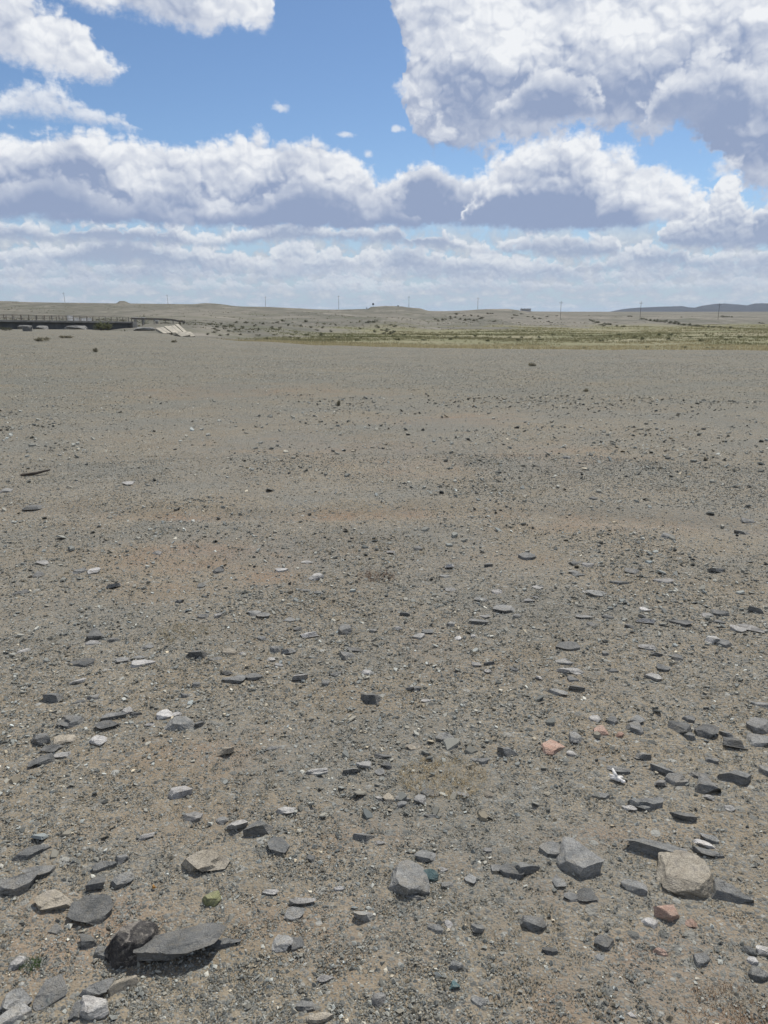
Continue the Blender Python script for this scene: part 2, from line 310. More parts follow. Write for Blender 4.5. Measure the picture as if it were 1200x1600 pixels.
def rockmat(name, a, b, vein=None, veinamt=0.0, sc_=18.0):
    """stone: two tones in patches, dust, fine grain, and a slight change from rock to rock"""
    m, N, bs = newmat(name)
    tc = N.n.new('ShaderNodeTexCoord'); p = tc.outputs['Object']; oi = N.n.new('ShaderNodeObjectInfo')
    p = N.v('ADD', p, N.v('MULTIPLY', oi.outputs['Random'], (37, 11, 5)))
    n = N.noise(p, sc_, 5, 0.62, dist=0.4)
    c = N.mix(N.mr(n, 0.35, 0.66), a, b)
    if vein: c = N.mix(N.m('MULTIPLY', N.mr(N.noise(p, sc_*0.8, 4, 0.7, dist=1.5), 0.52, 0.62), veinamt), c, vein)
    sp = N.noise(p, sc_*14, 3, 0.7)
    cr = N.m('ABSOLUTE', N.m('SUBTRACT', N.noise(N.v('MULTIPLY', p, (1, 1, 2.5)), sc_*0.9, 3, 0.6, dist=1.0), 0.5))
    crack = N.mr(cr, 0.0, 0.014, 1.0, 0.0)
    c = N.mix(N.m('MULTIPLY', crack, N.mr(N.noise(p, sc_*0.6, 2), 0.45, 0.62, 0.0, 0.4)), c, (0.07, 0.068, 0.063))
    c = N.mix(N.mr(N.noise(p, sc_*3.2, 5, 0.7), 0.50, 0.70, 0.0, 0.55), c, (0.21, 0.195, 0.16))
    c = N.mix(N.mr(sp, 0.3, 0.75), N.mix(1.0, c, (0.72, 0.72, 0.74), 'MULTIPLY'), N.mix(1.0, c, (1.22, 1.2, 1.16), 'MULTIPLY'))
    g = N.m('MULTIPLY_ADD', oi.outputs['Random'], 0.5, 0.76)
    c = N.mix(1.0, c, N.xyz(g, g, g), 'MULTIPLY')
    N.l.new(c, bs.inputs['Base Color'])
    strat = N.noise(N.v('MULTIPLY', p, (1, 1, 5)), sc_*1.4, 5, 0.6)
    h = N.m('ADD', N.m('MULTIPLY', strat, 1.0), N.m('MULTIPLY', sp, 0.35)); h = N.m('SUBTRACT', h, N.m('MULTIPLY', crack, 0.15))
    bump(N, bs, h, 0.010, 0.9)
    bs.inputs['Roughness'].default_value = 0.82
    return m
M = {
 'D': rockmat('dark_slate', (0.130, 0.135, 0.132), (0.218, 0.220, 0.210), (0.23, 0.215, 0.18), 0.4),
 'G': rockmat('grey_slate', (0.185, 0.19, 0.183), (0.285, 0.285, 0.27), (0.30, 0.275, 0.225), 0.45),
 'L': rockmat('pale_stone', (0.28, 0.28, 0.265), (0.40, 0.39, 0.365), (0.20, 0.19, 0.18), 0.5),
 'W': rockmat('white_quartz', (0.36, 0.355, 0.34), (0.52, 0.51, 0.485), (0.30, 0.27, 0.23), 0.4),
 'T': rockmat('tan_stone', (0.30, 0.268, 0.21), (0.41, 0.375, 0.305), (0.2, 0.19, 0.18), 0.35),
 'P': rockmat('pink_stone', (0.33, 0.215, 0.165), (0.42, 0.305, 0.245), (0.3, 0.25, 0.2), 0.4),
 'Y': rockmat('yellow_green_stone', (0.25, 0.27, 0.13), (0.36, 0.36, 0.2), (0.2, 0.22, 0.14), 0.3),
 'B': rockmat('teal_stone', (0.045, 0.09, 0.095), (0.08, 0.13, 0.135), (0.13, 0.16, 0.16), 0.3),
 'K': rockmat('crusted_black_rock', (0.035, 0.033, 0.033), (0.085, 0.08, 0.075), (0.24, 0.22, 0.19), 0.85, 26),
}
def ground_mat():
    m, N, bs = newmat('gravel_soil')
    geo = N.n.new('ShaderNodeNewGeometry'); P = geo.outputs['Position']
    at_ = N.n.new('ShaderNodeAttribute'); at_.attribute_name = 'zone'; z = N.sep(at_.outputs['Vector'])   # x meadow, y bare hill, z red sand
    s = N.sep(P); Q = N.xyz(s[0], s[1], 0.0)
    # loose sand
    big = N.noise(Q, 0.33, 5, 0.6); mid = N.noise(Q, 1.9, 5, 0.6); fine = N.noise(Q, 55, 4, 0.65)
    sand = N.mix(N.mr(mid, 0.35, 0.65), (0.215, 0.178, 0.125), (0.255, 0.218, 0.158))
    brk = N.mr(N.noise(Q, 2.2, 6, 0.68), 0.36, 0.62, 0.12, 1.0)
    sand = N.mix(N.m('MULTIPLY', N.m('MULTIPLY', z[2], 0.85), brk), sand, (0.238, 0.165, 0.112))
    # grit of three sizes, every grain with its own tone
    def grit(scale, seed):
        vo = N.n.new('ShaderNodeTexVoronoi'); N.put(vo.inputs['Vector'], N.v('ADD', Q, (seed*3.1, seed*7.7, 0)))
        vo.inputs['Scale'].default_value = scale
        cs = N.sep(vo.outputs['Color']); return vo.outputs['Distance'], cs[0], cs[1]
    d1, r1, k1 = grit(150, 1); d2, r2, k2 = grit(62, 2); d3, r3, k3 = grit(24, 3)
    def tone(r):
        n = N.n.new('ShaderNodeValToRGB'); e = n.color_ramp.elements
        e[0].position = 0; e[0].color = (0.085, 0.087, 0.080, 1); e[1].position = 1; e[1].color = (0.33, 0.33, 0.30, 1)
        for pos, c in ((0.3, (0.145, 0.145, 0.132)), (0.6, (0.185, 0.184, 0.165)), (0.86, (0.225, 0.215, 0.185))):
            x = e.new(pos); x.color = (*c, 1)
        N.l.new(r, n.inputs[0]); return n.outputs[0]
    dens = N.m('ADD', N.m('MULTIPLY', big, 0.9), N.m('MULTIPLY', mid, 0.75))         # about 0.8 on average
    dens = N.m('SUBTRACT', dens, N.m('MULTIPLY', z[2], 0.16))
    g1 = N.m('LESS_THAN', k1, N.mr(dens, 0.45, 0.95, 0.25, 0.9)); g2 = N.m('LESS_THAN', k2, N.mr(dens, 0.5, 1.0, 0.1, 0.75)); g3 = N.m('LESS_THAN', k3, N.mr(dens, 0.55, 1.05, 0.02, 0.4))
    c = N.mix(N.m('MULTIPLY', g1, N.mr(d1, 0.55, 0.4)), sand, tone(r1))
    c = N.mix(N.m('MULTIPLY', g2, N.mr(d2, 0.5, 0.38)), c, tone(r2))
    c = N.mix(N.m('MULTIPLY', g3, N.mr(d3, 0.42, 0.34)), c, tone(r3))
    c = N.mix(1.0, c, N.mix(fine, (0.7, 0.7, 0.7), (1.3, 1.3, 1.3)), 'MULTIPLY')
    # metre-scale tints
    tint = N.noise(N.v('MULTIPLY', Q, (0.6, 1.0, 1)), 0.7, 5, 0.65)
    c = N.mix(N.mr(tint, 0.42, 0.62, 0.0, 0.5), c, (0.168, 0.171, 0.155))
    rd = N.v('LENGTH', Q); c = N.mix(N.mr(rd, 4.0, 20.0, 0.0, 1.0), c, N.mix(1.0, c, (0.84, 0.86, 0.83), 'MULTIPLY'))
    # the bare hills behind
    hn = N.noise(N.v('MULTIPLY', Q, (1, 0.5, 1)), 0.018, 7, 0.62); hn2 = N.noise(Q, 0.12, 6, 0.65)
    hill = N.mix(N.mr(hn, 0.38, 0.62), (0.105, 0.102, 0.080), (0.185, 0.170, 0.138))
    hill = N.mix(N.mr(hn2, 0.46, 0.64, 0, 0.6), hill, (0.085, 0.09, 0.066))
    scar = N.noise(N.v('MULTIPLY', Q, (1, 0.45, 1)), 0.055, 6, 0.68, dist=0.6)
    hill = N.mix(N.mr(scar, 0.52, 0.66, 0, 0.8), hill, (0.235, 0.215, 0.178))
    hill = N.mix(N.mr(N.noise(N.v('MULTIPLY', Q, (0.6, 1.4, 1)), 0.035, 5, 0.65), 0.52, 0.68, 0, 0.55), hill, (0.098, 0.105, 0.062))
    c = N.mix(z[1], c, hill)
    mn = N.noise(N.v('MULTIPLY', Q, (0.35, 1, 1)), 0.09, 6, 0.65)
    mead = N.mix(N.mr(mn, 0.38, 0.62), (0.150, 0.152, 0.075), (0.225, 0.205, 0.125))
    c = N.mix(z[0], c, mead)
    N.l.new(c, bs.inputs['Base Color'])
    h = N.m('ADD', N.m('MULTIPLY', N.m('SUBTRACT', 1.0, d1), 0.5), N.m('MULTIPLY', N.m('MULTIPLY', g2, N.m('SUBTRACT', 1.0, d2)), 1.0))
    h = N.m('ADD', h, N.m('MULTIPLY', N.m('MULTIPLY', g3, N.m('SUBTRACT', 1.0, d3)), 1.6)); h = N.m('ADD', h, N.m('MULTIPLY', fine, 0.8))
    bump(N, bs, h, 0.006, 0.9)
    bs.inputs['Roughness'].default_value = 0.95
    return m
def attrmat(name, rough=0.9, trans=0.0):
    m, N, bs = newmat(name)
    a = N.n.new('ShaderNodeAttribute'); a.attribute_name = 'tone'
    N.l.new(a.outputs['Color'], bs.inputs['Base Color']); bs.inputs['Roughness'].default_value = rough
    if trans:
        t = N.n.new('ShaderNodeBsdfTranslucent'); N.l.new(a.outputs['Color'], t.inputs[0])
        mx = N.n.new('ShaderNodeMixShader'); mx.inputs[0].default_value = trans
        N.l.new(bs.outputs[0], mx.inputs[1]); N.l.new(t.outputs[0], mx.inputs[2])
        out = [n for n in N.n if n.type == 'OUTPUT_MATERIAL'][0]; N.l.new(mx.outputs[0], out.inputs[0])
    return m
GRAVEL = attrmat('loose_gravel'); BLADE = attrmat('dry_blades', 0.9, 0.45)

# ------------------------------------------------------------------ object helpers
def tag(o, label=None, cat=None, group=None, kind=None):
    if label: o['label'] = label
    if cat: o['category'] = cat
    if group: o['group'] = group
    if kind: o['kind'] = kind
    return o
def empty(name, loc=(0, 0, 0), rz=0):
    o = bpy.data.objects.new(name, None); COL.objects.link(o); o.location = loc; o.rotation_euler = (0, 0, rz)
    o.empty_display_size = 0.2; return o
def link(name, me, mat, parent=None):
    o = bpy.data.objects.new(name, me); COL.objects.link(o)
    if mat and not me.materials: me.materials.append(mat)
    if parent: o.parent = parent
    return o
def frombm(name, bm, mat, parent=None, smooth=False):
    me = bpy.data.meshes.new(name); bm.normal_update(); bm.to_mesh(me); bm.free()
    if smooth: me.polygons.foreach_set('use_smooth', [True]*len(me.polygons))
    return link(name, me, mat, parent)
def box(bm, c, size, rot=None):
    mt = Matrix.Translation(c) @ (rot.to_4x4() if rot else Matrix.Identity(4)) @ Matrix.Diagonal((*size, 1))
    return bmesh.ops.create_cube(bm, size=1, matrix=mt)
def rod(bm, a, b, r0, r1=None, seg=8):
    a = Vector(a); b = Vector(b); r1 = r0 if r1 is None else r1; d = b-a
    mt = Matrix.Translation((a+b)/2) @ d.to_track_quat('Z', 'Y').to_matrix().to_4x4()
    bmesh.ops.create_cone(bm, cap_ends=True, segments=seg, radius1=r0, radius2=r1, depth=d.length, matrix=mt)
def npmesh(name, verts, tris, mat, tone=None, smooth=False, parent=None):
    """mesh from numpy arrays of triangles"""
    me = bpy.data.meshes.new(name); nv, nt = len(verts), len(tris)
    me.vertices.add(nv); me.vertices.foreach_set('co', np.ascontiguousarray(verts, np.float32).ravel())
    me.loops.add(nt*3); me.loops.foreach_set('vertex_index', np.ascontiguousarray(tris, np.int32).ravel())
    me.polygons.add(nt); me.polygons.foreach_set('loop_start', np.arange(0, nt*3, 3, dtype=np.int32))
    me.polygons.foreach_set('loop_total', np.full(nt, 3, np.int32)) if hasattr(me.polygons[0], 'loop_total') and False else None
    me.polygons.foreach_set('use_smooth', np.full(nt, smooth))
    if tone is not None:
        a = me.attributes.new('tone', 'FLOAT_COLOR', 'POINT')
        a.data.foreach_set('color', np.concatenate([tone, np.ones((nv, 1))], 1).astype(np.float32).ravel())
    me.update(calc_edges=True)
    return link(name, me, mat, parent)

# ------------------------------------------------------------------ ground
MEADOW_D = 0
def zones(x, y):
    r = np.hypot(x, y); az = np.arctan2(x, y)
    pxx = 600+1200/math.cos(PITCH)*np.tan(np.clip(az, -1.2, 1.2))
    edge = np.interp(pxx, [0, 205, 255, 305, 400, 520, 690, 900, 1200], [87, 86, 80, 69, 63, 58, 54, 51, 49])
    far = np.interp(pxx, [230, 330, 420, 560, 700, 860, 1000, 1200], [90, 130, 175, 215, 250, 290, 330, 330])
    n = fbm(x*0.06, y*0.06, 4, 21)
    mead = np.clip((r-edge-1.5+n*13)/3.0, 0, 1)*np.clip((far-r+n*150)/50, 0, 1)*np.clip((pxx-330+n*160)/90, 0, 1)*(np.abs(az) < 1.2)
    hill = np.clip((r-edge+n*6)/5, 0, 1)*(1-mead)
    red = np.zeros_like(r)
    for px, py, hw, hh, k in REDS:
        c = flat_hit(px, py); rx = hw/1200*math.hypot(*c); a, b = flat_hit(px, py-hh)[1], flat_hit(px, py+hh)[1]
        ry = (a-b)/2; q = np.hypot((x-c[0])/rx, (y-(a+b)/2)/ry)+fbm(x*9/(1+c[1]), y*9/(1+c[1]), 4, 31)*1.6
        red = np.maximum(red, k*np.clip(1.25-q, 0, 1))
    ty = track_y(x); red = np.maximum(red, 0.95*np.exp(-((y-ty)/0.15)**2)*(r < 40)*np.clip(0.55+2*fbm(x*1.2, y*2, 4, 8), 0, 1))
    return mead, hill, red
REDS = [(330, 880, 230, 40, .9), (200, 930, 120, 28, .6), (740, 655, 120, 14, .9), (860, 715, 120, 20, .9), (330, 612, 260, 10, .7), (560, 700, 200, 20, .6), (690, 730, 160, 25, .5),
        (700, 1020, 160, 40, .55), (330, 1180, 260, 50, .6), (560, 1330, 240, 70, .5), (960, 1305, 160, 35, .9), (140, 1450, 200, 90, .8), (480, 1450, 260, 80, .6), (1050, 1500, 260, 90, .8),
        (900, 1400, 120, 30, .5), (300, 1300, 240, 50, .55), (560, 850, 60, 14, .5), (780, 880, 120, 20, .5), (1000, 820, 240, 18, .55), (1150, 1590, 60, 30, 1.0), (860, 1580, 160, 50, .8), (660, 960, 90, 14, .5)]
def build_ground():
    front = np.radians(np.linspace(-41, 41, 1000)); back = np.radians(np.linspace(41, 319, 130))[1:-1]
    az = np.concatenate([front, back]); na = len(az)
    rr = [0.2, 0.5, 0.8, 1.05]
    while rr[-1] < 3.4: rr.append(rr[-1]+0.013)
    while rr[-1] < 60: rr.append(rr[-1]*1.0085)
    while rr[-1] < 900: rr.append(rr[-1]*1.012)
    while rr[-1] < 30000: rr.append(rr[-1]*1.12)
    rr = np.array(rr); nr = len(rr)
    A, RR = np.meshgrid(az, rr); X = RR*np.sin(A); Y = RR*np.cos(A)
    Z = land(X.ravel(), Y.ravel()).reshape(X.shape)
    Z = Z+np.clip(1.3-RR/7, 0, 1)*0.012*fbm(X*26, Y*26, 3, 41)
    zo = zones(X.ravel(), Y.ravel())
    V = np.stack([X.ravel(), Y.ravel(), Z.ravel()], 1); V = np.vstack([V, [[0, 0, 0]]])
    i = np.arange(nr-1)[:, None]*na; j = np.arange(na)[None]; j2 = (j+1) % na
    a = (i+j).ravel(); b = (i+j2).ravel(); c = (i+na+j2).ravel(); d = (i+na+j).ravel()
    T = np.concatenate([np.stack([a, b, c], 1), np.stack([a, c, d], 1), np.stack([np.full(na, len(V)-1), (np.arange(na)+1) % na, np.arange(na)], 1)])
    T = T[:, ::-1]
    o = npmesh('ground', V, T, ground_mat(), smooth=True)
    at_ = o.data.attributes.new('zone', 'FLOAT_VECTOR', 'POINT')
    zz = np.vstack([np.stack(zo, 1), [[0, 0, 0]]]).astype(np.float32); at_.data.foreach_set('vector', zz.ravel())
    o['kind'] = 'structure'
build_ground()

# distant blue hills: ridges some nine kilometres away
def build_hills():
    m = simple('far_hills', (0.020, 0.028, 0.046), (0.012, 0.017, 0.030), 0.0012, bd=0)
    prof = [(930, 489), (955, 486.5), (972, 483), (985, 481.5), (1000, 480.5), (1015, 479.8), (1033, 479), (1050, 478.6), (1066, 478), (1076, 480), (1085, 480.5), (1100, 477), (1117, 474.6), (1133, 474),
            (1150, 475.4), (1167, 477), (1180, 474), (1190, 473.7), (1210, 475), (1240, 472), (1290, 476), (1340, 474), (1400, 480), (1470, 488)]
    px = np.linspace(930, 1470, 240); h = np.interp(px, *zip(*prof))
    D0 = 9000; rows = 40; V = []
    for k in range(rows):
        t = k/(rows-1)*2-1                      # -1 front foot .. +1 back foot
        for q in range(len(px)):
            v = pdir(px[q], h[q]); v = v/math.hypot(v[0], v[1]); top = EYE+v[2]*D0
            d = D0+t*1500
            f = max(0, 1-abs(t)**1.25); n = float(fbm(np.array([px[q]*0.045]), np.array([t*5.0]), 4, 7)[0])
            V.append((v[0]*d, v[1]*d, -40+(top+40)*f*(1+(0.45*n*(abs(t) > 0.05)*(1-f*0.6)))))
    V = np.array(V); n = len(px); T = []
    for k in range(rows-1):
        for q in range(n-1):
            a = k*n+q; T += [(a, a+1, a+n+1), (a, a+n+1, a+n)]
    o = npmesh('hills', V, np.array(T), m, smooth=True); o['kind'] = 'structure'
build_hills()

# ------------------------------------------------------------------ rocks
rng = random.Random(7)
def _ico(n):
    bm = bmesh.new(); bmesh.ops.create_icosphere(bm, subdivisions=n, radius=1.0); bm.verts.ensure_lookup_table()
    V = np.array([v.co[:] for v in bm.verts]); F = np.array([[v.index for v in f.verts] for f in bm.faces]); bm.free(); return V, F
ICO = {n: _ico(n) for n in (2, 3, 4, 5)}
def rock_mesh(name, form, w, d, h, lod, rg, mat):
    """broken stone: a ball cut by flat cleavage planes, stepped and worn; w across, d deep, h high, base at z = 0"""
    V, F = ICO[lod]; P = V*(1.35 if form == 'boulder' else 1.75); P = P.copy()
    def cut(n, dist, where=None):
        n = np.array(n, float); n /= np.linalg.norm(n)
        ex = P@n-dist; ex = np.maximum(ex, 0)
        if where is not None: ex = ex*where
        P[:] = P-ex[:, None]*n
    k = {'slab': rg.randint(5, 7), 'wedge': rg.randint(4, 6), 'block': rg.randint(5, 7), 'boulder': rg.randint(9, 13)}[form]
    ph = rg.random()*6.28
    for q in range(k):                                   # broken sides
        a = ph+(q+rg.uniform(-.32, .32))/k*6.28
        up = rg.uniform(-.35, .45) if form != 'boulder' else rg.uniform(-.5, 1.1)
        cut((math.cos(a), math.sin(a), up), rg.uniform(.50, .95) if form != 'boulder' else rg.uniform(.78, 1.0))
    cut((rg.uniform(-.12, .12), rg.uniform(-.15, .1), 1), .55)
    if form == 'wedge':
        cut((rg.uniform(-.35, .35), rg.uniform(-.1, .3), 1), .48); cut((rg.choice((-1, 1))*.7, .2, 1), .62)
    elif form == 'block':
        cut((rg.uniform(-.4, .4), rg.uniform(-.2, .5), 1), .5); cut((rg.uniform(-.3, .3), -1, .5), .62); cut((rg.choice((-1, 1)), rg.uniform(-.5, .3), .8), .68)
    elif form == 'slab':
        a = rg.random()*6.28                             # a flake split off part of the top leaves a step
        n = np.array((math.cos(a), math.sin(a), 0.0)); off = rg.uniform(.0, .5)
        edge = P@n-off+.10*np.sin(P[:, 0]*7+ph)+.08*np.sin(P[:, 1]*9+ph*2)
        cut((rg.uniform(-.05, .05), rg.uniform(-.05, .05), 1), rg.uniform(.22, .42), np.clip(edge/.10, 0, 1))
    else:
        for q in range(5): cut((rg.gauss(0, 1), rg.gauss(0, 1), abs(rg.gauss(0, .9))), rg.uniform(.72, .95))
    cut((0, 0, -1), .45)
    lo, hi = P.min(0), P.max(0)
    P[:] = (P-(lo+hi)/2)/(hi-lo); P[:, 2] += .5
    ox = rg.uniform(0, 60); s = 4.0
    n1 = fbm(P[:, 0]*s+ox+P[:, 2]*1.5, P[:, 1]*s*d/w+ox*.7-P[:, 2], 4, 3); n2 = fbm(P[:, 0]*13+ox+P[:, 2]*6, P[:, 1]*13*d/w-P[:, 2]*6, 3, 9)
    c = P-np.array((0, 0, .45)); c /= np.linalg.norm(c, axis=1)[:, None]+1e-6
    amp = {'slab': .045, 'wedge': .05, 'block': .07, 'boulder': .13}[form]
    P += c*(n1*amp+n2*(.022 if form != 'boulder' else .035))[:, None]*np.array((1, 1, .8 if form != 'slab' else .5))
    st = P[:, 2]*h/max(h*.22, .006); P[:, 2] += (.5*(np.floor(st+n1*2)-st)*.06*.5)*(form in ('slab', 'wedge'))   # cleavage steps down the sides
    P *= np.array((w, d, h))
    me = bpy.data.meshes.new(name); me.from_pydata(P.tolist(), [], F.tolist()); me.update()
    return link(name, me, mat)
TONES = {'D': 'dark grey', 'G': 'grey', 'L': 'pale grey', 'W': 'whitish', 'T': 'tan', 'P': 'pinkish', 'Y': 'yellow-green', 'B': 'dark teal', 'K': 'blackish'}
NAMES = {'slab': 'slate_rock', 'wedge': 'slate_shard', 'block': 'angular_stone', 'boulder': 'weathered_stone'}
